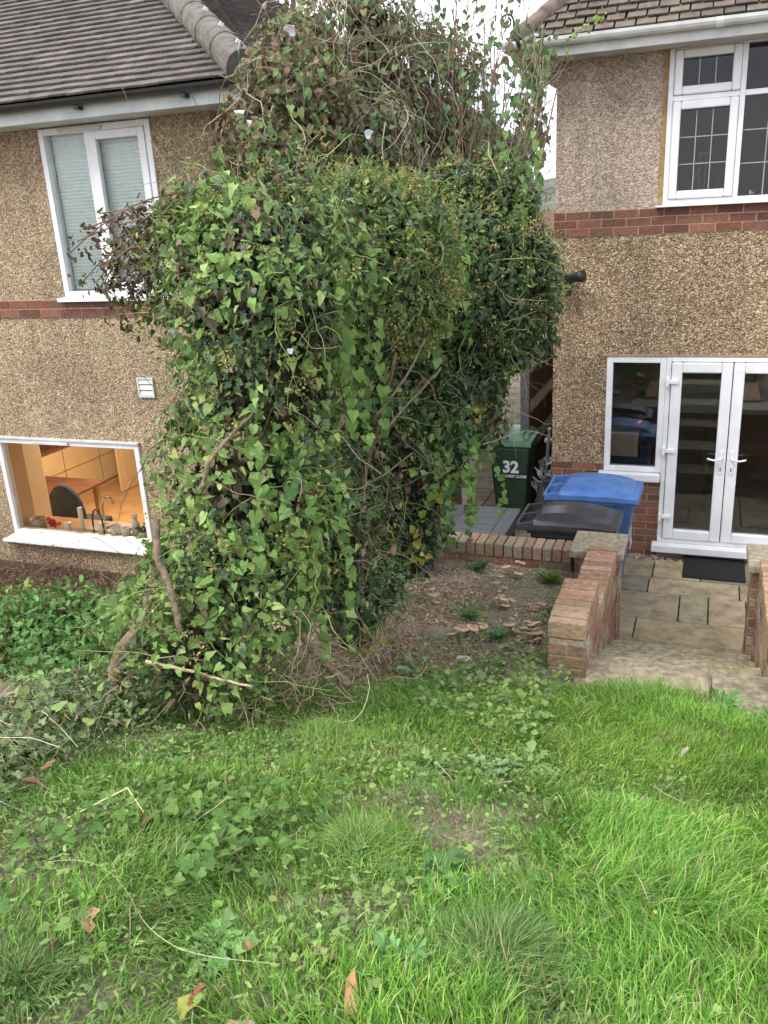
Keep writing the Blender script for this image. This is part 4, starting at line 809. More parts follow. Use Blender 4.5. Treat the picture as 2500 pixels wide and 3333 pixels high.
# ivy
g = Geo()
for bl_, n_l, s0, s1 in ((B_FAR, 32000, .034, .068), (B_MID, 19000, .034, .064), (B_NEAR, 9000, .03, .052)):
    P, d = blob_surface(bl_, n_l, (-.05, .17), .2, .34); k = P[:, 2] > H(P[:, 0], P[:, 1]) + .01; P, d = P[k], d[k]; T, Nn = droop(d, len(P), .75, .35, .5); leaves(g, P, T, Nn, R_.uniform(s0, s1, len(P)), T_IVY, cols(len(P), IVY, [1.2, 3, 3, 2.5, 3, 1.3], .3) * (.72 if bl_ is B_FAR else 1.0), R_.uniform(.55, 1.0, len(P)))  # far leaves darkened in colour to imitate the hedge's shaded right side
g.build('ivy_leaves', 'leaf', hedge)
# narrow mid-green leaves on the crown of the hedge
g = Geo()
for bl_, n_l in ((B_MID[:2], 12000), (B_FAR[:1], 9000), (B_NEAR, 9000), (B_FAR[1:3], 3000), (B_MID[2:], 4500)):
    P, d = blob_surface(bl_, n_l, (-.10, .06), .2, .36); T, Nn = droop(d, len(P), .15, .7, .8); leaves(g, P, T, Nn, R_.uniform(.026, .05, len(P)), T_NARROW, cols(len(P), SMALLG, [3, 2, 3, 1]))
g.build('small_leaves', 'leaf_soft', hedge)
# bindweed hearts, bright
g = Geo()
for bl_, n_l, s0, s1 in ((B_NEAR, 8200, .026, .064), (B_MID[1:2], 260, .04, .06), (B_MID, 700, .03, .06), (B_FAR, 420, .035, .065)):
    P, d = blob_surface(bl_, n_l, (-.09, .05)); k = noise3(P * 4.5 + 30) + R_.normal(0, .12, len(P)) > .46; P, d = P[k], d[k]; T, Nn = droop(d, len(P), .7, .35, .75); leaves(g, P, T, Nn, s0 + (s1 - s0) * R_.rand(len(P)) ** 1.5, T_HEART, cols(len(P), BIND, [4, 4, 3, 2, 1], .25), R_.uniform(.6, 1.05, len(P)))
# hanging strings of hearts
for (x, y, z, n_k, ln) in ((-1.35, 4.55, 3.5, 5, .7), (-1.42, 4.95, 2.3, 6, .7), (-1.50, 5.0, 2.0, 6, .6), (-1.15, 5.2, 3.9, 4, .6), (-1.5, 3.55, 3.4, 8, .9), (-1.60, 3.0, 2.6, 8, .9), (-1.55, 5.5, 2.4, 6, .5), (-1.95, 5.8, 1.85, 5, .5)):
    for k in range(n_k):
        p_ = np.array((x, y, z)) + R_.normal(size=3) * (.09, .12, .07); n = int(ln / .055); q = p_ + np.stack([np.cumsum(R_.normal(0, .012, n)), np.cumsum(R_.normal(0, .012, n)), -np.arange(n) * .05], 1)
        T = np.tile((0, 0, -1.), (n, 1)) + R_.normal(size=(n, 3)) * .35; Nn = np.array((.5, -.9, .3)) + R_.normal(size=(n, 3)) * .35; leaves(g, q, T, Nn, R_.uniform(.035, .07, n), T_HEART, cols(n, BIND[:3] + [(.10, .19, .06)]))
g.build('bindweed_leaves', 'leaf_soft', hedge)
# inner dark thicket
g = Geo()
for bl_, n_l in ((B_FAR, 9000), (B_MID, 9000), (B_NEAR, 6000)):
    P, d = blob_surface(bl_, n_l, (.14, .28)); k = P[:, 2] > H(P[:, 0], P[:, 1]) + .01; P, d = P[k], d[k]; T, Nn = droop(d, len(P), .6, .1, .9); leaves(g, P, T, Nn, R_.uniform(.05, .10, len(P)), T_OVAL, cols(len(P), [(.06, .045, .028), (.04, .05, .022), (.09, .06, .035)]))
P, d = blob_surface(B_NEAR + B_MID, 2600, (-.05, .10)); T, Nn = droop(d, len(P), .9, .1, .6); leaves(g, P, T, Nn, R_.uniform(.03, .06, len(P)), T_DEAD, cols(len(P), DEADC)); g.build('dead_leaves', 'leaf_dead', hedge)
# yellow-green seed heads
g = Geo()
for bl_, n_l in ((B_MID[:2], 190), (B_FAR[:1], 110), (B_NEAR, 75), (B_FAR[1:], 20)):
    P, d = blob_surface(bl_, n_l * 2, (-.10, -.04))
    for p_, dd in list(zip(P, d))[:n_l]:
        n = 26; q = p_ + R_.normal(size=(n, 3)) * .020; c_ = cols(n, [(.32, .31, .10), (.42, .40, .14), (.24, .22, .09), (.38, .28, .10)])
        leaves(g, q, R_.normal(size=(n, 3)), R_.normal(size=(n, 3)), R_.uniform(.006, .013, n), T_ROUND, c_)
g.build('seed_heads', 'leaf_soft', hedge)
g = Geo(); P, d = blob_surface(B_NEAR[3:] + B_MID[2:] + B_FAR, 260, (-.08, -.02))
for p_ in P[:110]: g.lathe([(0, -.006), (.005, -.003), (.006, 0), (.004, .005), (0, .006)], jit((.45, .02, .02), .2) if R_.rand() < .55 else jit((.35, .42, .08)), at=p_, sides=6)
kind(g.build('berries', 'vcgeneric', hedge, smooth=True), 'stuff')
g = Geo()
for P0 in ((-1.62, 4.75, 1.70), (-1.58, 4.95, 1.85), (-1.66, 4.8, 1.50), (-1.68, 3.95, 1.25), (-1.32, 5.1, 2.35), (-1.60, 5.1, 2.0)):
    n = 7; q = np.array(P0) + R_.normal(size=(n, 3)) * (.03, .03, .04); leaves(g, q, np.tile((0, 0, -1.), (n, 1)) + R_.normal(size=(n, 3)) * .5, np.array((.5, -1, .4)) + R_.normal(size=(n, 3)) * .3, R_.uniform(.03, .065, n), T_HEART, cols(n, YEL))
n = 260; P, d = blob_surface(B_FAR[1:] + B_MID, 500, (-.06, .03)); leaves(g, P, *droop(d, len(P)), R_.uniform(.03, .05, len(P)), T_OVAL, cols(len(P), YEL + [(.25, .12, .03), (.2, .2, .05)])); g.build('yellow_leaves', 'leaf_soft', hedge)
# stems and vines
g = Geo(); stem_web(g, B_NEAR + B_MID[2:], 520, .2, .7, .0015, .004, green=.35); stem_web(g, B_FAR, 300, .2, .7, .0015, .0045, green=.2); stem_web(g, B_MID[:2] + B_FAR[:1], 200, .12, .4, .0015, .003, dep=(-.10, .02), grav=0.0, green=.6); g.build('vine_stems', 'stem', hedge)
def limb(name, pts, r0, r1, c_, parent, mat='bark', wob=.005):
    p = np.array(pts, float); n = (len(p) - 1) * 5 + 1; t_ = np.linspace(0, len(p) - 1, n); q = np.stack([np.interp(t_, np.arange(len(p)), p[:, k]) for k in range(3)], 1); q[1:-1] = (q[:-2] + q[1:-1] * 2 + q[2:]) / 4 + R_.normal(size=(n - 2, 3)) * wob * .4
    g = Geo(); g.tube(q, np.linspace(r0, r1, n) * (1 + R_.uniform(-.12, .12, n)), 9, c_); return g.build(name, mat, parent, smooth=True)
BK = (.27, .20, .13)
limb('trunk', [(-1.86, 4.22, .95), (-1.82, 4.03, 1.55), (-1.76, 3.93, 1.85), (-1.60, 3.90, 2.35), (-1.47, 3.84, 2.65), (-1.38, 3.80, 2.92)], .018, .008, (.17, .125, .08), hedge)
limb('trunk', [(-2.47, 2.72, 1.40), (-2.38, 2.75, 1.75), (-2.25, 2.80, 1.9), (-2.21, 2.9, 2.18)], .042, .02, (.22, .17, .11), hedge)
limb('branch', [(-1.90, 2.56, 2.01), (-1.95, 2.61, 2.16), (-2.03, 2.66, 2.27), (-2.09, 2.76, 2.40)], .012, .018, (.19, .14, .09), hedge)
limb('branch', [(-1.87, 2.80, 2.54), (-1.83, 2.80, 2.65), (-1.78, 2.86, 2.72), (-1.70, 2.98, 2.82)], .011, .006, (.24, .18, .12), hedge)
limb('branch', [(-1.52, 3.3, 1.40), (-1.70, 3.38, 1.47), (-1.84, 3.42, 1.6), (-2.0, 3.5, 1.70)], .022, .014, (.27, .20, .12), hedge)
for a_, b_ in (((-1.50, 3.75, 2.6), (-1.30, 4.0, 2.95)), ((-1.5, 3.8, 2.5), (-1.25, 4.1, 2.80)), ((-1.66, 3.9, 2.2), (-1.42, 4.1, 2.35)), ((-1.75, 3.95, 1.75), (-1.60, 4.05, 1.95))):
    a_, b_ = np.array(a_), np.array(b_); limb('branch', [a_, (a_ + b_) / 2 + R_.normal(size=3) * .03, b_], .008, .004, (.22, .16, .10), hedge)
# tangle of pale roots at the foot
g = Geo()
for k in range(640):
    y = R_.uniform(2.75, 5.0); x = R_.uniform(-2.15, -1.45 - .12 * (y - 2.9)); z = H(x, y) + R_.uniform(.0, .42) * R_.rand()
    c_ = jit([(.40, .31, .21), (.30, .22, .14), (.20, .14, .09), (.50, .41, .29)][R_.randint(4)], .15)
    g.tube(curve_pts((x, y, z), (R_.normal(), R_.normal(), R_.normal() * .5), R_.uniform(.12, .5), 8, .45, -.05), np.linspace(R_.uniform(.002, .0045), .0015, 9), 4, c_, cap=False)
g.build('root_tangle', 'stem', hedge)
# brown dead vine arching over the window
g = Geo(); gl = Geo()
for k in range(34):
    s_ = np.array((-2.05, 3.42, 3.55)) + R_.normal(size=3) * (.05, .06, .08); e_ = np.array((-2.55, 3.40, 3.34)) + R_.normal(size=3) * (.09, .08, .11); m_ = (s_ + e_) / 2 + (0, 0, .15) + R_.normal(size=3) * .05
    q = np.linspace(0, 1, 9)[:, None]; pts = (1 - q) ** 2 * s_ + 2 * q * (1 - q) * m_ + q * q * e_; g.tube(pts, .003, 4, jit((.17, .11, .07)), cap=False)
    for i in range(9):
        n = 5; P = pts[i] + R_.normal(size=(n, 3)) * (.03, .03, .035) - (0, 0, .02); br = pts[i, 0] < -2.22 + R_.normal() * .06
        leaves(gl, P, np.tile((0, 0, -1.), (n, 1)) + R_.normal(size=(n, 3)) * .7, R_.normal(size=(n, 3)) + (0, -.6, .3), R_.uniform(.02, .042, n), T_DEAD if br else T_HEART, cols(n, [(.12, .075, .055), (.17, .11, .075), (.14, .15, .06), (.09, .06, .045)] if br else BIND[:3]))
for x, z0, z1 in ((-2.62, 3.4, 3.2), (-2.50, 3.4, 3.08), (-2.40, 3.4, 3.16), (-2.30, 3.4, 3.1)):
    n = 14; P = np.stack([x + R_.normal(0, .02, n), 3.4 + R_.normal(0, .03, n), np.linspace(z0, z1, n)], 1); g.tube(P, .0025, 4, (.15, .10, .06), cap=False); P = np.repeat(P, 3, 0) + R_.normal(size=(3 * n, 3)) * .02
    leaves(gl, P, np.tile((0, 0, -1.), (3 * n, 1)) + R_.normal(size=(3 * n, 3)) * .5, R_.normal(size=(3 * n, 3)) + (0, -.6, .3), R_.uniform(.02, .045, 3 * n), T_DEAD, cols(3 * n, [(.11, .065, .05), (.10, .12, .05), (.08, .05, .04)]))
dv = g.build('dead_vine', 'stem', hedge); gl.build('withered_leaves', 'leaf_dead', dv)

# tall scrubby shrub behind, with climbing bindweed
shr = thing('tall_shrub', 'tall twiggy shrub draped with bindweed rising behind the hedge', 'shrub', (-2.3, 6.0, .5))
g = Geo()
P, d = blob_surface(B_UP[:3], 3600, (-.06, .16), .2, .30); leaves(g, P, *droop(d, len(P), .8, .35, .7), .03 + .045 * R_.rand(len(P)) ** 1.4, T_HEART, cols(len(P), [(.15, .24, .08), (.19, .28, .10), (.11, .17, .06), (.20, .19, .09), (.16, .12, .07)], None, .25), R_.uniform(.6, 1, len(P)))
P, d = blob_surface(B_UP[:3], 1700, (-.05, .1)); leaves(g, P, *droop(d, len(P), .9, .1, .6), R_.uniform(.03, .06, len(P)), T_DEAD, cols(len(P), DEADC))
P, d = blob_surface(B_UP[3:], 11500, (-.08, .2)); leaves(g, P, *droop(d, len(P), .8, .3, .6), R_.uniform(.028, .058, len(P)), T_HEART, cols(len(P), [(.17, .24, .10), (.21, .29, .13), (.14, .19, .08), (.24, .22, .12), (.19, .17, .10)]))
P, d = blob_surface(B_UP, 3600, (-.04, .2)); leaves(g, P, *droop(d, len(P), .9, .1, .6), R_.uniform(.04, .075, len(P)), T_DEAD, cols(len(P), DEADC)); 
shoots = []
for k in range(84):
    x = R_.uniform(-2.8, -1.58); y = R_.uniform(6.0, 7.2); z = 3.9; hgt = R_.uniform(.7, 1.5) * (1 if x < -1.7 else .85)
    shoots.append(curve_pts((x, y, z - .6), (R_.normal() * .10 + .03, R_.normal() * .1, 1), hgt + .6, 12, .06, .02))
for p_ in shoots[:64]:
    n = 26; i = 12 - 10 * R_.rand(n) ** .8; q = np.stack([np.interp(i, np.arange(13), p_[:, k]) for k in range(3)], 1) + R_.normal(size=(n, 3)) * .045
    leaves(g, q, np.tile((0, 0, -1.), (n, 1)) + R_.normal(size=(n, 3)) * .5, R_.normal(size=(n, 3)) + (0, -.8, .3), R_.uniform(.03, .065, n), T_HEART, cols(n, [(.13, .24, .09), (.17, .30, .12), (.20, .17, .09), (.10, .17, .07)]))
g.build('bindweed_leaves', 'leaf_soft', shr)
g = Geo()
for p_ in shoots: g.tube(p_, np.linspace(.007, .002, 13), 5, jit((.20, .13, .09), .2), cap=False)
for p_ in shoots[::2]:
    for k in range(7):
        i = R_.randint(5, 12); g.tube(curve_pts(p_[i], (R_.normal() * .5, R_.normal() * .5, 1), R_.uniform(.2, .45), 6, .12, .02), np.linspace(.003, .001, 7), 4, jit((.22, .14, .10)), cap=False)
stem_web(g, B_UP[3:], 620, .3, .8, .002, .005, ((.34, .29, .22), (.26, .21, .16), (.44, .38, .30)), (-.07, .15), grav=-.25); stem_web(g, B_UP[:3], 90, .3, .7)
for k in range(26):
    b_ = B_UP[R_.randint(3, 7)]; g.tube(curve_pts((-2.2 + R_.normal() * .2, 6.3 + R_.normal() * .3, 2.2), (R_.normal() * .25, R_.normal() * .2, 1), R_.uniform(1.5, 2.4), 12, .10, .03), np.linspace(.014, .004, 13), 5, jit((.16, .11, .08)), cap=False)
g.build('stems', 'stem', shr)
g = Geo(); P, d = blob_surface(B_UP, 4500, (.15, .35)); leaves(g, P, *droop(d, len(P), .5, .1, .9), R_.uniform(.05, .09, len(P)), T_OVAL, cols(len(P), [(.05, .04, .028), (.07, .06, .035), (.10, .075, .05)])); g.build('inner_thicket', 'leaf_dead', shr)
# spindly shrub reaching to the roof corner
sp2 = thing('climbing_vine', 'loose strands of bindweed climbing bare twigs to the right gutter corner', 'vine', (-1.5, 7.2, 3.2))
g = Geo(); gl = Geo()
for k in range(34):
    s_ = np.array((-1.66, 6.9, 3.5)) + R_.normal(size=3) * (.06, .2, .1); e_ = np.array((-1.52, 7.9, 4.62)) + R_.normal(size=3) * (.06, .15, .12) + (0, 0, R_.uniform(-.5, .2)); q = np.linspace(0, 1, 11)[:, None]
    pts = s_ + (e_ - s_) * q + np.array((.10, 0, 0)) * np.sin(q * math.pi) + np.cumsum(R_.normal(size=(11, 3)) * .012, 0); g.tube(pts, np.linspace(.005, .002, 11), 4, jit((.30, .24, .17)), cap=False)
    if k % 2 == 0:
        n = 24; i = R_.uniform(2, 10, n); qq = np.stack([np.interp(i, np.arange(11), pts[:, m_]) for m_ in range(3)], 1) + R_.normal(size=(n, 3)) * .035; leaves(gl, qq, np.tile((0, 0, -1.), (n, 1)) + R_.normal(size=(n, 3)) * .4, R_.normal(size=(n, 3)) + (0, -.8, .3), R_.uniform(.035, .075, n), T_HEART, cols(n, [(.13, .22, .09), (.18, .28, .12), (.16, .14, .07), (.09, .14, .06)]))
    for j in range(3): i = R_.randint(3, 10); g.tube(curve_pts(pts[i], (R_.normal() * .8 + .3, R_.normal() * .3, .8), R_.uniform(.15, .5), 6, .12, .03), np.linspace(.0028, .001, 7), 4, jit((.28, .20, .15)), cap=False)
n = 150; P = np.array((-1.52, 7.95, 4.66)) + R_.normal(size=(n, 3)) * (.11, .12, .11); leaves(gl, P, np.tile((0, 0, -1.), (n, 1)) + R_.normal(size=(n, 3)) * .5, R_.normal(size=(n, 3)) + (0, -.8, .3), R_.uniform(.04, .075, n), T_HEART, cols(n, [(.12, .19, .07), (.18, .26, .11), (.15, .13, .07)]))
n = 26; P = np.stack([np.linspace(-1.3, -1.0, n), np.full(n, 8.2), np.linspace(4.85, 5.0, n)], 1) + R_.normal(size=(n, 3)) * .02; leaves(gl, P, R_.normal(size=(n, 3)) + (0, 0, -.5), R_.normal(size=(n, 3)) + (0, -1, .3), .045, T_OVAL, cols(n, [(.25, .38, .08)]))
g.build('twigs', 'stem', sp2); gl.build('leaves', 'leaf_soft', sp2)
# bare twigs right of the hedge against sky and wall
g = Geo()
for k in range(16):
    g.tube(curve_pts((-1.45 + R_.normal() * .05, 6.9 + R_.normal() * .2, 3.55 + R_.normal() * .1), (R_.uniform(.3, 1.4), R_.normal() * .3, R_.uniform(.4, 1.2)), R_.uniform(.3, .8), 9, .07, 0), np.linspace(.003, .0008, 10), 4, jit((.33, .25, .20)), cap=False)
g.build('bare_twigs', 'stem', hedge); g = Geo()
for k in range(16):
    g.tube(curve_pts((-1.35 + R_.normal() * .1, 5.7 + R_.normal() * .2, 3.1 + R_.normal() * .15), (R_.uniform(.5, 1.4), R_.normal() * .3, R_.uniform(.2, 1.0)), R_.uniform(.3, .6), 8, .1, 0), np.linspace(.0035, .001, 9), 4, jit((.42, .34, .22)), cap=False)
g.build('bare_twigs', 'stem', hedge)
# white bindweed flowers
def flower(at, dirv, r, par=None):
    g = Geo(); q = Vector(dirv).to_track_quat('Z', 'Y').to_euler(); g.lathe([(.004, -r * 1.3), (.007, -r * .9), (r * .4, -r * .35), (r, 0), (r * .8, -.003), (r * .3, -r * .4), (.001, -r * .8)], (.78, .78, .80), sides=15, wav=.16, tilt=tuple(q)); ob = g.build('white_flower', 'petal', local=True, smooth=True); ob.location = at; return ob
FL = [((-2.22, 4.70, 4.49), 'white bindweed flower nearest the top of the tall shrub'), ((-2.55, 4.72, 4.06), 'white bindweed flower on the left flank of the tall shrub'), ((-2.63, 4.80, 4.13), 'small half-open white flower just left of the flank flower'), ((-1.90, 4.95, 3.97), 'drooping white flower in the middle of the brown twigs'), ((-2.00, 3.42, 3.71), 'white flower on top of the hedge left of the shrub'), ((-2.08, 3.50, 3.64), 'crumpled white flower low on the hedge crown'), ((-1.53, 8.0, 4.87), 'white flower beside the scroll iron at the gutter corner'), ((-1.40, 7.9, 4.82), 'white flower under the right roof edge, right of the scroll iron'), ((-1.55, 3.05, 3.05), 'tiny closed white bud among the hedge leaves')]
for i, (at, lab) in enumerate(FL): f_ = flower(at, (.35 + R_.normal() * .5, -.7, .25 + R_.normal() * .4), .034 if i < 2 else (.013 if i == 8 else .027)); tag(f_, lab, 'flower', 'white bindweed flowers')

# ivy mound at the left edge
md = thing('ivy_mound', 'low heap of trailing ivy and pale cut stems at the left edge of the lawn', 'ivy', (-2.4, 2.2, 1.5))
BM = [(-2.25, 2.55, 1.50, .24), (-2.45, 2.3, 1.55, .28), (-2.30, 2.0, 1.68, .26), (-2.15, 1.70, 1.76, .22), (-2.6, 2.0, 1.55, .3), (-2.05, 1.4, 1.86, .20), (-2.2, 2.75, 1.42, .18), (-2.7, 2.6, 1.35, .28), (-2.7, 3.1, 1.15, .28)]
g = Geo(); P, d = blob_surface(BM, 19000, (-.03, .14)); leaves(g, P, *droop(d, len(P), .3, .5, .7), R_.uniform(.016, .034, len(P)), T_IVY, cols(len(P), [(.09, .15, .05), (.13, .20, .07), (.07, .11, .04), (.19, .26, .09), (.26, .33, .13), (.18, .16, .09)])); g.build('ivy_leaves', 'leaf', md)
g = Geo(); P, d = blob_surface(BM, 260, (-.06, -.01)); leaves(g, P, *droop(d, len(P), .2, .6, .6), R_.uniform(.035, .06, len(P)), T_HEART, cols(len(P), [(.28, .42, .13), (.22, .36, .10), (.34, .42, .14)])); g.build('pale_leaves', 'leaf_soft', md)
g = Geo(); stem_web(g, BM, 420, .12, .4, .0010, .0022, ((.36, .30, .20), (.46, .40, .29), (.30, .33, .13)), (-.04, .02)); 
for k in range(16): g.tube(curve_pts((-2.2 + R_.normal() * .12, 1.75 + R_.normal() * .15, 1.92), (R_.normal(), R_.normal() * .4, -.05), R_.uniform(.15, .4), 8, .12, -.05), .0014, 4, jit((.55, .49, .38)), cap=False)
g.build('trailing_stems', 'stem', md)
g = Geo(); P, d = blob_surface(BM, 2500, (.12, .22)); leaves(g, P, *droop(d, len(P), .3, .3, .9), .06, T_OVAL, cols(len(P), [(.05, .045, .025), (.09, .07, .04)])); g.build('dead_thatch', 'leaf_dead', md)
# leafy shrubs below the kitchen window
def bush(name, label, blobs, n, s, tm, pal, cat='shrub', inner=True, dr=(.25, .5, .6), stems=60):
    t_ = thing(name, label, cat, (blobs[0][0], blobs[0][1], blobs[0][2] - blobs[0][3] * 1.4)); g = Geo()
    P, d = blob_surface(blobs, n, (-.05, .15)); leaves(g, P, *droop(d, len(P), *dr), R_.uniform(s[0], s[1], len(P)), tm, cols(len(P), pal)); g.build('leaves', 'leaf_soft', t_)
    g = Geo(); stem_web(g, blobs, stems, .2, .6, .002, .004, ((.2, .14, .08), (.26, .19, .10)), (.0, .15)); 
    for b_ in blobs:
        for k in range(5): g.tube(curve_pts((b_[0] + R_.normal() * .08, b_[1] + R_.normal() * .08, b_[2] - b_[3] * 1.8), (R_.normal() * .3, R_.normal() * .3, 1), b_[3] * 2.4, 8, .1, 0), .004, 4, jit((.2, .14, .08)), cap=False)
    g.build('stems', 'stem', t_)
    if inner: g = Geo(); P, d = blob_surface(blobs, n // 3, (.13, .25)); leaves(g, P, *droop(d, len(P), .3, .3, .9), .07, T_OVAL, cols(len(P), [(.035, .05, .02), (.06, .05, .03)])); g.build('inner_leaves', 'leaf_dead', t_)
    return t_
OV = [(.11, .24, .065), (.15, .31, .09), (.08, .18, .05), (.20, .35, .10)]
bush('leafy_shrub', 'broad mid-green shrub with pointed leaves below the kitchen window', [(-4.25, 4.5, .68, .40), (-3.75, 4.35, .70, .38), (-3.3, 4.10, .86, .34), (-4.0, 4.1, .60, .36), (-3.55, 3.85, .80, .3), (-4.65, 4.5, .62, .34)], 8200, (.045, .08), T_OVAL, OV)
bush('leafy_shrub', 'yellow-tinged leafy shrub cut by the left edge of the photo', [(-4.85, 4.5, .55, .28), (-5.1, 4.8, .6, .28)], 1500, (.045, .075), T_OVAL, [(.24, .29, .07), (.15, .27, .07), (.36, .33, .08), (.13, .24, .06)])
bush('ferny_plant', 'dense bright green ferny plant at the foot of the leafy shrub', [(-3.05, 3.35, 1.05, .22), (-3.2, 3.5, .95, .22), (-2.85, 3.2, 1.15, .16)], 5200, (.012, .024), T_OVAL, [(.06, .20, .04), (.09, .27, .055), (.045, .14, .03)], 'plant', dr=(0, .7, .8))
bush('leafy_shrub', 'tangle of heart-leaved weeds at the hedge foot beside the leaning trunk', [(-2.35, 3.0, 1.65, .24), (-2.55, 3.25, 1.6, .26), (-2.35, 3.2, 1.95, .22), (-2.75, 3.7, 1.4, .3)], 2300, (.04, .075), T_HEART, BIND[:3] + [(.09, .18, .055)], 'weeds')
# dry bedding under the kitchen window
dp = thing('withered_bedding', 'brown withered flowering plants along the wall under the kitchen window', 'dead plants', (-6, 6.1, -.4))
g = Geo(); gl = Geo()
for k in range(900):
    x = R_.uniform(-8.0, -4.3); y = R_.uniform(5.75, 6.22); z = R_.uniform(-.3, .25)
    pts = curve_pts((x, y, z), (R_.normal() * .9, R_.normal() * .4, R_.uniform(-.2, 1)), R_.uniform(.2, .45), 7, .3, -.05); g.tube(pts, .0028, 4, jit([(.24, .17, .10), (.16, .10, .06), (.33, .26, .15)][R_.randint(3)], .2), cap=False)
n = 9000; P = np.stack([R_.uniform(-8, -4.2, n), R_.uniform(5.7, 6.28, n), -.2 + .62 * R_.rand(n) ** .8], 1); P[:, 2] += (noise2(P[:, 0], P[:, 1], 4) - .5) * .2
leaves(gl, P, R_.normal(size=(n, 3)) + (0, 0, .3), R_.normal(size=(n, 3)) + (0, -.5, .8), R_.uniform(.014, .032, n), T_DEAD, cols(n, [(.15, .10, .065), (.10, .065, .045), (.22, .16, .10), (.17, .15, .06)])); g.build('dry_stems', 'stem', dp)
for k in range(9):
    c0 = np.array((R_.uniform(-6.35, -5.3), 6.13, .42)); n = 90; P = c0 + R_.normal(size=(n, 3)) * (.07, .02, .09) + (0, 0, .08); leaves(gl, P, R_.normal(size=(n, 3)), R_.normal(size=(n, 3)) + (0, -1, .5), R_.uniform(.008, .02, n), T_DEAD, cols(n, [(.12, .06, .05), (.2, .09, .08)]))
gl.build('dry_leaves', 'leaf_dead', dp)
g = Geo(); P = np.array(((-5.55, 5.85, .32), (-5.53, 5.85, .33), (-6.1, 5.8, .38))); leaves(g, np.repeat(P, 5, 0) + R_.normal(size=(15, 3)) * .01, R_.normal(size=(15, 3)), R_.normal(size=(15, 3)) + (0, -1, 1), .022, T_ROUND, cols(15, [(.5, .05, .25)])); g.build('pink_flower', 'petal', dp)
# ================================================================== LAWN, WEEDS, LITTER
def lush(x, y):
    """how grassy a spot is, 0..1"""
    w = sstep(4.30, 3.95, y + (noise2(x, y, 3, 9) - .5) * .5 + .35 * sstep(-.75, -1.5, x))
    r = sstep(-1.1, -.25, x + (noise2(x, y, 1.6, 2) - .5) * .9)
    p = .6 * noise2(x, y, 2.3, 12) + .4 * noise2(x, y, 6.1, 13); bare = sstep(.28, .46, p + .22 * r)
    w2 = w * (.38 + .62 * bare) * (.58 + .42 * r)
    for (bx, by, br) in ((-1.22, .98, .16), (-1.62, 1.40, .15), (-.75, 1.55, .14), (-.62, 2.1, .16), (-.20, 1.35, .10)): w2 = w2 * (1 - .9 * np.exp(-((x - bx) ** 2 + (y - by) ** 2) / br ** 2))
    return w2 * (x > -2.35 - (noise2(x, y, 3) - .5) * .4)
def blades(g, X, Y, hgt, wid, pal, w=None, lean=.45):
    n = len(X); Z = H(X, Y); base = np.stack([X, Y, Z - .004], 1)
    a = noise2(X, Y, 1.4, 20) * 9 + R_.normal(0, 1.25, n); ln = lean * R_.uniform(.3, 1.7, n) * (.6 + noise2(X, Y, 2.5, 31))
    D = np.stack([np.cos(a), np.sin(a) - .15, np.zeros(n)], 1); S_ = np.stack([-np.sin(a + R_.normal(0, .6, n)), np.cos(a + R_.normal(0, .6, n)), np.zeros(n)], 1)
    U = np.array((0, 0, 1.0)); V = []
    for q, ww in ((0, .9), (.4, 1), (.75, .7)):
        c_ = base + (D * (ln * q ** 1.8)[:, None] + U * (q * (1 - .35 * np.minimum(ln, 1.6) * q))[:, None]) * hgt[:, None]; V += [c_ - S_ * (wid * ww / 2)[:, None], c_ + S_ * (wid * ww / 2)[:, None]]
    V.append(base + (D * ln[:, None] + U * np.maximum(.12, 1 - .42 * ln)[:, None]) * hgt[:, None]); V = np.stack(V, 1)
    k = np.arange(n)[:, None, None] * 7; C = cols(n, pal, w, .25, .08) * (.72 + .6 * noise2(X, Y, 1.7, 55) * .6 + .5 * noise2(X, Y, 5, 56) - .03)[:, None]; C = C * (1 + np.array((.25, .06, 0)) * (noise2(X, Y, 2.6, 57) - .5)[:, None]); cc = np.repeat(C, 7, 0)
    st = g.n; g.add(V.reshape(-1, 3), (np.array([[0, 1, 3, 2], [2, 3, 5, 4]])[None] + k).reshape(-1, 4), cc); g.f.append((np.array([[4, 5, 6]])[None] + k).reshape(-1, 3) + st)
GR = [(.12, .265, .030), (.17, .35, .048), (.08, .19, .022), (.24, .42, .072), (.33, .45, .11), (.42, .38, .20)]
def scatter(n, x0=-2.6, x1=1.3, y0=.55, y1=4.6):
    X = R_.uniform(x0, x1, n); Y = R_.uniform(y0, y1, n); k = inframe(np.stack([X, Y, H(X, Y)], 1), .06); return X[k], Y[k]
g = Geo(); X, Y = scatter(400000); d_ = lush(X, Y); k = R_.rand(len(X)) < d_ * .95; X, Y, d_ = X[k], Y[k], d_[k]
hh = (.018 + .110 * noise2(X, Y, 2.1, 40) * d_ + .028 * noise2(X, Y, 7, 41)) * R_.uniform(.5, 1.3, len(X)) * 1.05
blades(g, X, Y, hh, R_.uniform(.0014, .0042, len(X)), GR, [4, 4, 2.5, 2.6, 1.8, .8])
# dry thin grass on the poorer patches
X, Y = scatter(110000); k = (R_.rand(len(X)) < .8 * (1 - lush(X, Y)) * sstep(4.5, 3.9, Y)) & (X > -2.3); X, Y = X[k], Y[k]; blades(g, X, Y, R_.uniform(.012, .04, len(X)), R_.uniform(.001, .0022, len(X)), [(.30, .27, .12), (.14, .24, .05), (.40, .33, .18), (.11, .20, .04)], lean=1.1)
# sparse grass on soil bed
X, Y = scatter(5000, -1.9, -.8, 4.1, 6.2); k = R_.rand(len(X)) < .3 * (noise2(X, Y, 3, 60) > .5); blades(g, X[k], Y[k], R_.uniform(.02, .05, k.sum()), R_.uniform(.001, .0025, k.sum()), GR[:4])
kind(g.build('grass', 'grass', local=True), 'stuff', 'bright green uneven lawn grass')
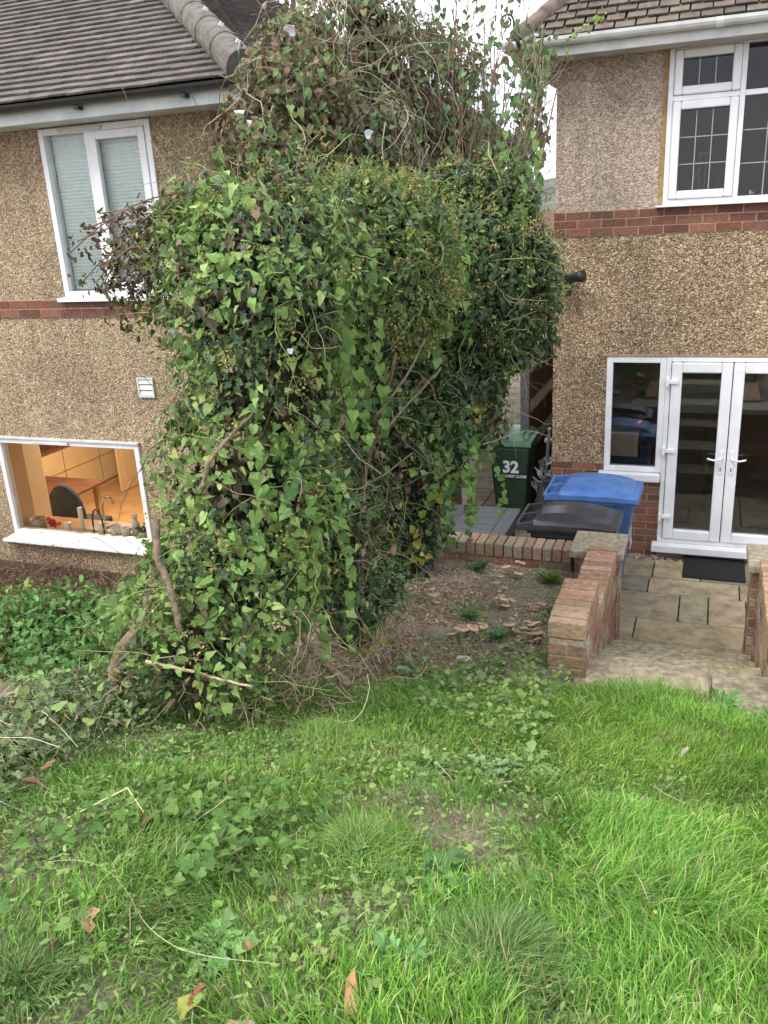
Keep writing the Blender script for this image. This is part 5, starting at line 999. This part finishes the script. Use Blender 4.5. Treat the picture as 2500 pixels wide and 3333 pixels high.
# tall fine tufts
TU = [((-.37, 1.50), .17, 5200, .14, 'dark fine grass tuft right of the bottom centre of the lawn'), ((-1.17, 1.36), .13, 2600, .10, 'dark grass tuft among the broad weeds at lower left'), ((-1.33, 1.05), .13, 2600, .10, 'dark fine grass tuft in the bottom left corner'), ((-.98, 1.0), .11, 2000, .09, 'grass tuft beside the brown and yellow leaf at the bottom'), ((-.75, 3.95), .10, 1500, .12, 'dark green tuft by the soil bed near the brick wall end'), ((-.86, 1.85), .17, 2600, .12, 'long pale green grass clump left of the lawn centre'), ((-1.38, 2.75), .20, 2500, .13, 'tall loose grass clump in front of the hedge roots'), ((-.92, 2.62), .10, 1100, .10, 'blue-green coarse tuft in the middle of the lawn')]
for (c_, r_, n, h_, lab) in TU:
    g = Geo(); rr_ = np.abs(R_.normal(0, .62, n)) * r_ * (.7 + .6 * noise2(np.arange(n) * 0 + c_[0], np.arange(n) * .37, 1)); an = R_.uniform(0, 6.28, n); X = c_[0] + rr_ * np.cos(an); Y = c_[1] + rr_ * np.sin(an); dark = h_ > .095
    n = len(X); blades(g, X, Y, h_ * R_.uniform(.35, 1.15, n) * np.exp(-rr_ / r_ * .5), R_.uniform(.0014, .0032, n), [(.045, .11, .02), (.065, .15, .025), (.095, .20, .035), (.15, .25, .06), (.3, .28, .12)] if 'dark' in lab else [(.10, .20, .03), (.14, .27, .045), (.2, .33, .07), (.3, .38, .12)], lean=.95); tag(g.build('grass_tuft', 'grass'), lab, 'grass tuft', 'tall tufts in the lawn')
# creeping ground cover: round and jagged leaves
g = Geo()
def cover(n, x0, x1, y0, y1, s0, s1, tm, pal, thr, sc, off, hz=(.004, .045), pw=1.0, mask=None):
    X, Y = scatter(n, x0, x1, y0, y1); k = noise2(X, Y, sc, off) > thr
    if mask is not None: k &= R_.rand(len(X)) < mask(X, Y)
    X, Y = X[k], Y[k]; n = len(X); P = np.stack([X, Y, H(X, Y) + R_.uniform(*hz, n)], 1)
    a = R_.uniform(0, 6.28, n); T = np.stack([np.cos(a), np.sin(a), R_.normal(.05, .3, n)], 1); Nn = np.array((0, -.15, 1.0)) + R_.normal(size=(n, 3)) * .35
    leaves(g, P, T, Nn, R_.uniform(s0, s1, n) ** pw, tm, cols(n, pal, None, .2))
WG = [(.17, .28, .07), (.23, .35, .095), (.12, .20, .055), (.30, .40, .13), (.20, .29, .12)]
leftish = lambda x, y: .25 + .75 * sstep(.1, -.9, x)
cover(9000, -2.3, .9, .6, 4.3, .007, .017, T_ROUND, WG, .44, 2.2, 70, (.004, .05), mask=leftish)
cover(1100, -2.3, .3, .6, 4.2, .012, .024, T_ROUND, WG, .54, 3.0, 80, (.01, .06), mask=leftish)
cover(9000, -2.3, .2, .6, 3.6, .020, .048, T_JAG, WG, .50, 1.8, 90, (.005, .035), mask=leftish)
cover(2000, -1.7, -.6, 3.2, 4.6, .014, .034, T_ROUND, WG, .40, 2.5, 95, (.004, .07))
cover(3000, -1.6, -.75, 4.0, 6.2, .008, .02, T_ROUND, WG, .52, 3.5, 97, (.004, .06))
cover(22000, -2.3, .9, .6, 4.2, .010, .032, T_NARROW, WG, .40, 2.7, 99, (.004, .05), mask=leftish)
cover(1300, -1.75, -.95, 1.1, 2.3, .02, .045, T_HEART, [(.12, .23, .05), (.17, .29, .07), (.09, .18, .045)], .35, 3, 101, (.02, .09), mask=lambda x, y: np.exp(-((x + 1.35) ** 2 + (y - 1.7) ** 2) / .10))
cover(500, -.9, -.3, 1.5, 2.3, .02, .042, T_ROUND, [(.09, .19, .05), (.12, .25, .06)], .4, 4, 103, (.01, .05), mask=lambda x, y: np.exp(-((x + .6) ** 2 + (y - 1.85) ** 2) / .02))
kind(g.build('ground_cover', 'leaf_soft', local=True), 'stuff', 'creeping round-leaved weeds through the lawn')
# rosettes and single weeds
def rosette(label, x, y, n, L0, tm, pal, asp=1, up=.35, name='weed_rosette', cat='weed'):
    g = Geo(); z = float(H(x, y)); a = np.arange(n) * 2.4 + R_.uniform(0, 6); P = np.stack([x + .008 * np.cos(a), y + .008 * np.sin(a), np.full(n, z + .012)], 1); el = R_.uniform(.1, up * 2, n)
    T = np.stack([np.cos(a), np.sin(a), el], 1); Nn = np.stack([-np.cos(a) * el, -np.sin(a) * el, np.ones(n)], 1) + R_.normal(size=(n, 3)) * .12; leaves(g, P, T, Nn, R_.uniform(.6, 1.1, n) * L0, tm, cols(n, pal, None, .3), asp * (.52 if tm is T_JAG else .8))
    return tag(g.build(name, 'leaf_soft'), label, cat, 'leafy weeds in the lawn')
DP = [(.18, .31, .09), (.24, .38, .13), (.13, .24, .07)]
rosette('pale jagged thistle-like rosette at the bottom centre of the lawn', -.55, 1.36, 16, .11, T_JAG, [(.17, .34, .13), (.22, .40, .16)], 1.2)
rosette('dark crinkled mallow clump in the lower middle of the lawn', -.60, 1.84, 12, .075, T_ROUND, [(.06, .15, .05), (.09, .20, .06)], 1.1, .5)
rosette('pale green nettle-leaved plant right of the lawn centre', -.10, 1.87, 14, .075, T_HEART, [(.24, .40, .14), (.18, .33, .10)], .9, .9)
rosette('small pale plant below the nettle-leaved one', -.06, 1.74, 9, .055, T_ROUND, [(.20, .36, .11)], .9, .8)
rosette('pale jagged leaves at the lawn edge of the soil bed', -1.44, 4.12, 8, .17, T_JAG, [(.30, .45, .22), (.25, .40, .17)], .9, .5)
rosette('dandelion rosette right of centre in the upper lawn', -.55, 2.85, 14, .12, T_JAG, DP, 1.1)
rosette('dandelion rosette left of the upper lawn centre', -.85, 2.55, 13, .11, T_JAG, DP, 1.1)
rosette('grey-green jagged weed upper middle of the lawn', -.70, 2.70, 11, .10, T_JAG, [(.25, .36, .18)], 1.3)
rosette('dandelion rosette among the left-hand weeds', -1.40, 1.95, 14, .12, T_JAG, DP, 1.1)
rosette('wide broad-leaved rosette at the lower left of the lawn', -1.22, 1.52, 16, .13, T_JAG, DP, 1.4)
rosette('broad pale rosette left of the yellow and brown leaf', -.98, 1.28, 14, .10, T_JAG, [(.20, .36, .12)], 1.4)
rosette('dandelion at the foot of the concrete step', .18, 4.12, 14, .16, T_JAG, [(.10, .24, .05), (.14, .30, .07)], 1.1, .9)
rosette('weed rosette by the right end of the step slab', .42, 4.10, 12, .13, T_JAG, DP, 1.0, .8)
rosette('dark-leaved weed at the foot of the low brick wall', -1.58, 6.05, 8, .10, T_ROUND, [(.07, .15, .07)], .8, 1.0)
rosette('leafy weed in the corner by the wall pier', -1.02, 6.0, 22, .13, T_OVAL, [(.12, .25, .05), (.2, .28, .06)], 1.0, 1.0)
rosette('feathery weed against the brick wall end', -.85, 5.25, 34, .09, T_NARROW, [(.08, .19, .05), (.12, .24, .07)], 1.3, 1.1)
rosette('upright small weed against the brick wall end face', -.62, 4.30, 26, .08, T_NARROW, [(.10, .24, .06)], 1.6, 1.4)
rosette('feathery weed left of the largest mushroom clump', -1.12, 4.72, 36, .08, T_NARROW, [(.11, .24, .08)], 1.5, 1.0)
rosette('small ferny weed in the middle of the soil bed', -1.38, 5.0, 34, .07, T_NARROW, [(.12, .25, .07)], 1.5, 1.2)
g = Geo(); 
for (x, y) in ((-.03, 1.80),): g.lathe([(0, 0), (.006, .002), (.005, .004), (0, .005)], (.75, .60, .03), at=(x, y, float(H(x, y)) + .07), sides=10); g.tube([(x, y, float(H(x, y))), (x, y, float(H(x, y)) + .07)], .0012, 4, (.15, .3, .07))
tag(g.build('yellow_flower', 'petal'), 'single small yellow flower right of the lawn centre', 'flower')
# litter on the soil bed
g = Geo(); X = np.concatenate([R_.uniform(-1.95, -.78, 2600), R_.normal(-1.6, .2, 2600)]); Y = np.concatenate([R_.uniform(4.1, 6.25, 2600), R_.uniform(3.7, 5.6, 2600)]); k = (X < -.78) & (X > -2.2); X, Y = X[k], Y[k]; n = len(X)
k2 = noise2(X, Y, 4, 110) > .36; X, Y = X[k2], Y[k2]; n = len(X); P = np.stack([X, Y, H(X, Y) + R_.uniform(.002, .012, n)], 1); a = R_.uniform(0, 6.28, n)
leaves(g, P, np.stack([np.cos(a), np.sin(a), R_.normal(0, .2, n)], 1), np.array((0, 0, 1.)) + R_.normal(size=(n, 3)) * .4, R_.uniform(.008, .034, n), T_DEAD, cols(n, [(.40, .29, .18), (.50, .39, .26), (.26, .18, .12), (.60, .52, .40), (.46, .27, .14)], None, .25), R_.uniform(.5, 1.2, n))
for k in range(420):
    x, y = (R_.uniform(-1.95, -.8), R_.uniform(4.1, 6.2)) if k < 200 else (R_.uniform(-2.2, .8), R_.uniform(.8, 4.1)); a = R_.uniform(0, 6.28); z = float(H(x, y)) + .008; g.tube(curve_pts((x, y, z), (math.cos(a), math.sin(a), 0), R_.uniform(.04, .2), 5, .12, 0), .0013, 4, jit([(.40, .31, .20), (.28, .2, .12), (.5, .42, .3)][R_.randint(3)]), cap=False)
kind(g.build('leaf_litter', 'leaf_dead', local=True), 'stuff', 'brown leaf and twig litter over the soil bed')
g = Geo()
for k in range(900):
    x, y = R_.uniform(-1.95, -.78), R_.uniform(4.1, 6.25); r_ = R_.uniform(.002, .008); g.lathe([(0, -r_ * .5), (r_, 0), (r_ * .5, r_ * .6), (0, r_ * .65)], jit([(.5, .46, .38), (.3, .24, .18), (.20, .16, .12)][R_.randint(3)]), at=(x, y, float(H(x, y))), sides=5, wav=.2)
kind(g.build('small_stones', 'vcgeneric', local=True), 'stuff', 'scattered pale pebbles on the soil bed')
# mushrooms
def mushrooms(label, x, y, caps):
    z = float(H(x, y)); t_ = thing('mushroom_cluster', label, 'mushrooms', (x, y, z), 'mushroom clusters on the soil bed')
    for (dx_, dy_, dz_, r_, tx, ty) in caps:
        g = Geo(); c_ = np.array([(.30, .15, .08), (.42, .24, .13), (.56, .38, .23), (.62, .46, .31), (.55, .42, .30), (.4, .3, .2)]) * R_.uniform(.85, 1.15)
        g.lathe([(0, r_ * .20), (r_ * .35, r_ * .24), (r_ * .75, r_ * .22), (r_, r_ * .05), (r_ * .92, -.004), (0, -.002)], np.clip(c_, 0, 1), at=(x + dx_, y + dy_, z + dz_), sides=20, wav=.09, tilt=(tx, ty, 0)); cp = g.build('cap', 'mush', t_, smooth=True)
        g = Geo(); g.tube([(x + dx_ * .6, y + dy_ * .6, z - .01), (x + dx_, y + dy_, z + dz_)], [.010, .008], 8, (.42, .32, .23)); g.build('stalk', 'mush', t_, smooth=True)
rnd = lambda a, b_: R_.uniform(a, b_)
mushrooms('largest clump of overlapping tan mushrooms near the brick wall end', -.91, 4.72, [(rnd(-.07, .06), rnd(-.05, .05), .02 + .12 * R_.rand(), rnd(.026, .044), rnd(-.8, -.1), rnd(-.5, .5)) for _ in range(17)])
mushrooms('wide-capped pale orange mushrooms left of the bed centre', -1.36, 4.72, [(0, 0, .075, .052, -.2, .1), (.06, .06, .06, .045, -.1, .35), (-.06, -.03, .045, .035, -.3, -.3), (.11, .12, .05, .035, .1, .3)])
mushrooms('two tan mushrooms between the wide-capped ones and the largest clump', -1.08, 4.84, [(0, 0, .07, .045, -.25, -.1), (.05, -.02, .045, .032, -.3, .3), (.01, .05, .09, .018, -.4, .2)])
mushrooms('trio of flat mushrooms close to the low brick wall', -1.36, 6.0, [(0, 0, .07, .042, -.15, -.2), (.10, .06, .09, .045, -.3, .2), (.11, -.06, .05, .038, -.2, .1), (-.02, -.09, .03, .03, 0, 0)])
mushrooms('brown-capped mushrooms at the hedge foot', -1.72, 5.25, [(0, 0, .06, .042, -.1, .1), (-.03, .03, .08, .036, -.2, -.1), (.04, -.05, .03, .03, -.2, .3)])
mushrooms('little round mushroom pair in the upper middle of the bed', -1.34, 5.62, [(0, 0, .055, .028, -.2, 0), (.07, -.04, .04, .02, -.1, .3), (.04, -.09, .03, .016, 0, 0)])
mushrooms('frilly mushroom group in the middle of the bed', -1.22, 5.30, [(0, 0, .06, .04, -.3, .2), (.06, .02, .05, .03, -.2, .5), (.02, -.05, .03, .038, -.6, 0), (-.07, .04, .04, .022, 0, -.3), (-.04, .10, .04, .026, -.2, 0)])
mushrooms('shrivelled brown mushroom heap right of the bed centre', -1.0, 5.32, [(rnd(-.06, .06), rnd(-.05, .05), rnd(.01, .045), rnd(.014, .026), rnd(-.9, .3), rnd(-.9, .9)) for _ in range(11)])
# fallen leaves
def fallen(label, x, y, L_, c_, ang, tm=T_DEAD, el=.15, asp=.6, lift=.03, name='fallen_leaf'):
    c_ = tuple(np.array(c_) * .75)
    g = Geo(); P = np.array([(x, y, float(H(x, y)) + lift)]); v, f = tm; T = np.array([(math.cos(ang), math.sin(ang), el)]); leaves(g, P, T, np.array([(R_.normal() * .2, -.35, 1.0)]), L_, tm, np.array([c_]), asp)
    ob = g.build(name, 'leaf_dead'); s_ = ob.modifiers.new('thick', 'SOLIDIFY'); s_.thickness = .0012; return tag(ob, label, 'leaf', 'fallen leaves on the lawn')
OR = (.54, .33, .19)
fallen('curled tan leaf among the broad weeds at lower left', -1.27, 1.20, .10, OR, 2.2)
fallen('ragged brown leaf near the bottom left grass tuft', -1.31, 1.08, .11, (.36, .19, .11), 1.9)
gl_ = fallen('green and yellow leaf with a brown stripe at the bottom', -.93, 1.06, .10, (.42, .45, .10), 1.6, T_OVAL, asp=.8)
g = Geo(); leaves(g, np.array([(-.93, 1.085, float(H(-.93, 1.085)) + .036)]), np.array([(0.03, 1, .15)]), np.array([(0, -.35, 1.0)]), .065, T_JAG, np.array([(.26, .11, .05)]), .6); g.build('brown_stripe', 'leaf_dead', gl_)
fallen('orange leaf cut by the bottom edge of the photo', -.61, 1.19, .10, (.62, .30, .16), 1.75, T_OVAL, .3)
fallen('upright orange leaf at the end of the bent straw', -1.48, 1.68, .055, OR, 1.6, el=.8)
fallen('small tan leaf in the dry patch right of the bent straw', -1.37, 1.62, .075, (.55, .33, .20), 2.5)
fallen('reddish leaf on the ivy heap at the left edge', -1.96, 1.72, .06, (.46, .27, .16), .8, lift=.08)
fallen('curled brown leaf lower centre-left of the lawn', -.93, 1.27, .06, (.48, .25, .15), .4)
fallen('pale brown leaf lower centre of the lawn', -.75, 1.33, .06, (.52, .33, .22), .1)
fallen('tan leaf at the bottom beside the orange one', -.83, 1.07, .09, (.56, .40, .27), .35)
fallen('whitish curled leaf on the right-hand lawn', .0, 3.2, .08, (.55, .46, .36), 1.1, el=.5, asp=.35, lift=.05)
fallen('brown leaf in the upper left lawn by the ivy heap', -2.02, 1.85, .06, (.45, .22, .12), 1.2, lift=.08)
# sticks, straws
def stick(name, label, pts, r0, r1, c_, cat='stick'):
    p = np.array(pts, float); n = (len(p) - 1) * 5 + 1; t_ = np.linspace(0, len(p) - 1, n); q = np.stack([np.interp(t_, np.arange(len(p)), p[:, k]) for k in range(3)], 1) + R_.normal(size=(n, 3)) * .0015
    g = Geo(); g.tube(q, np.linspace(r0, r1, n), 8, c_); return tag(g.build(name, 'bark', smooth=True), label, cat)
stick('fallen_stick', 'pale bare stick lying across the front of the hedge', [(-2.05, 2.51, 1.885), (-1.86, 2.56, 1.84), (-1.73, 2.56, 1.82), (-1.60, 2.56, 1.81)], .008, .005, (.46, .35, .24))
def ZZ(x, y, dz): return (x, y, float(H(x, y)) + dz)
stick('bent_straw', 'bent pale yellow straw on the lower left lawn', [ZZ(-1.70, 1.65, .05), ZZ(-1.62, 1.80, .09)], .0035, .003, (.62, .55, .26), 'straw')
g = Geo(); g.tube([ZZ(-1.70, 1.62, .045), ZZ(-1.61, 1.79, .10)], .0024, 6, (.62, .56, .27)); g.tube([ZZ(-1.61, 1.79, .10), ZZ(-1.52, 1.74, .05)], .0022, 6, (.55, .50, .24)); bpy.data.objects.remove(bpy.data.objects['bent_straw']); tag(g.build('bent_straw', 'stem'), 'bent pale yellow straw on the lower left lawn', 'straw')
g = Geo(); q = np.linspace(0, 1, 26); g.tube([ZZ(-1.55 + .75 * t_, 1.38 - .16 * t_ + .06 * math.sin(t_ * 7), .05 + .01 * math.sin(t_ * 11)) for t_ in q], .0009, 5, (.45, .42, .25)); tag(g.build('dry_tendril', 'stem'), 'long thin dry tendril snaking across the lower left weeds', 'tendril')
g = Geo(); g.lathe([(0, 0), (.03, .002), (.034, .008), (.02, .014), (0, .015)], (.55, .50, .40), at=ZZ(-1.26, 4.40, 0), sides=10, wav=.1, sx=1.3); tag(g.build('flat_stone', 'vcgeneric'), 'flat pale stone at the lawn edge of the soil bed', 'stone')

# ================================================================== HAZE over the valley
g = Geo(); g.box((-1000, -30, -16), (600, 1100, 45)); hz = g.build('haze', 'vcgeneric', local=True)
m = bpy.data.materials.new('haze_air'); m.use_nodes = True; t = m.node_tree; t.nodes.clear(); o_ = t.nodes.new('ShaderNodeOutputMaterial'); v_ = t.nodes.new('ShaderNodeVolumePrincipled'); v_.inputs['Color'].default_value = (.80, .87, .97, 1); v_.inputs['Density'].default_value = .00025; t.links.new(v_.outputs[0], o_.inputs['Volume']); hz.data.materials.clear(); hz.data.materials.append(m); kind(hz, 'stuff', 'pale haze over the far valley')
SC.cycles.volume_bounces = 0
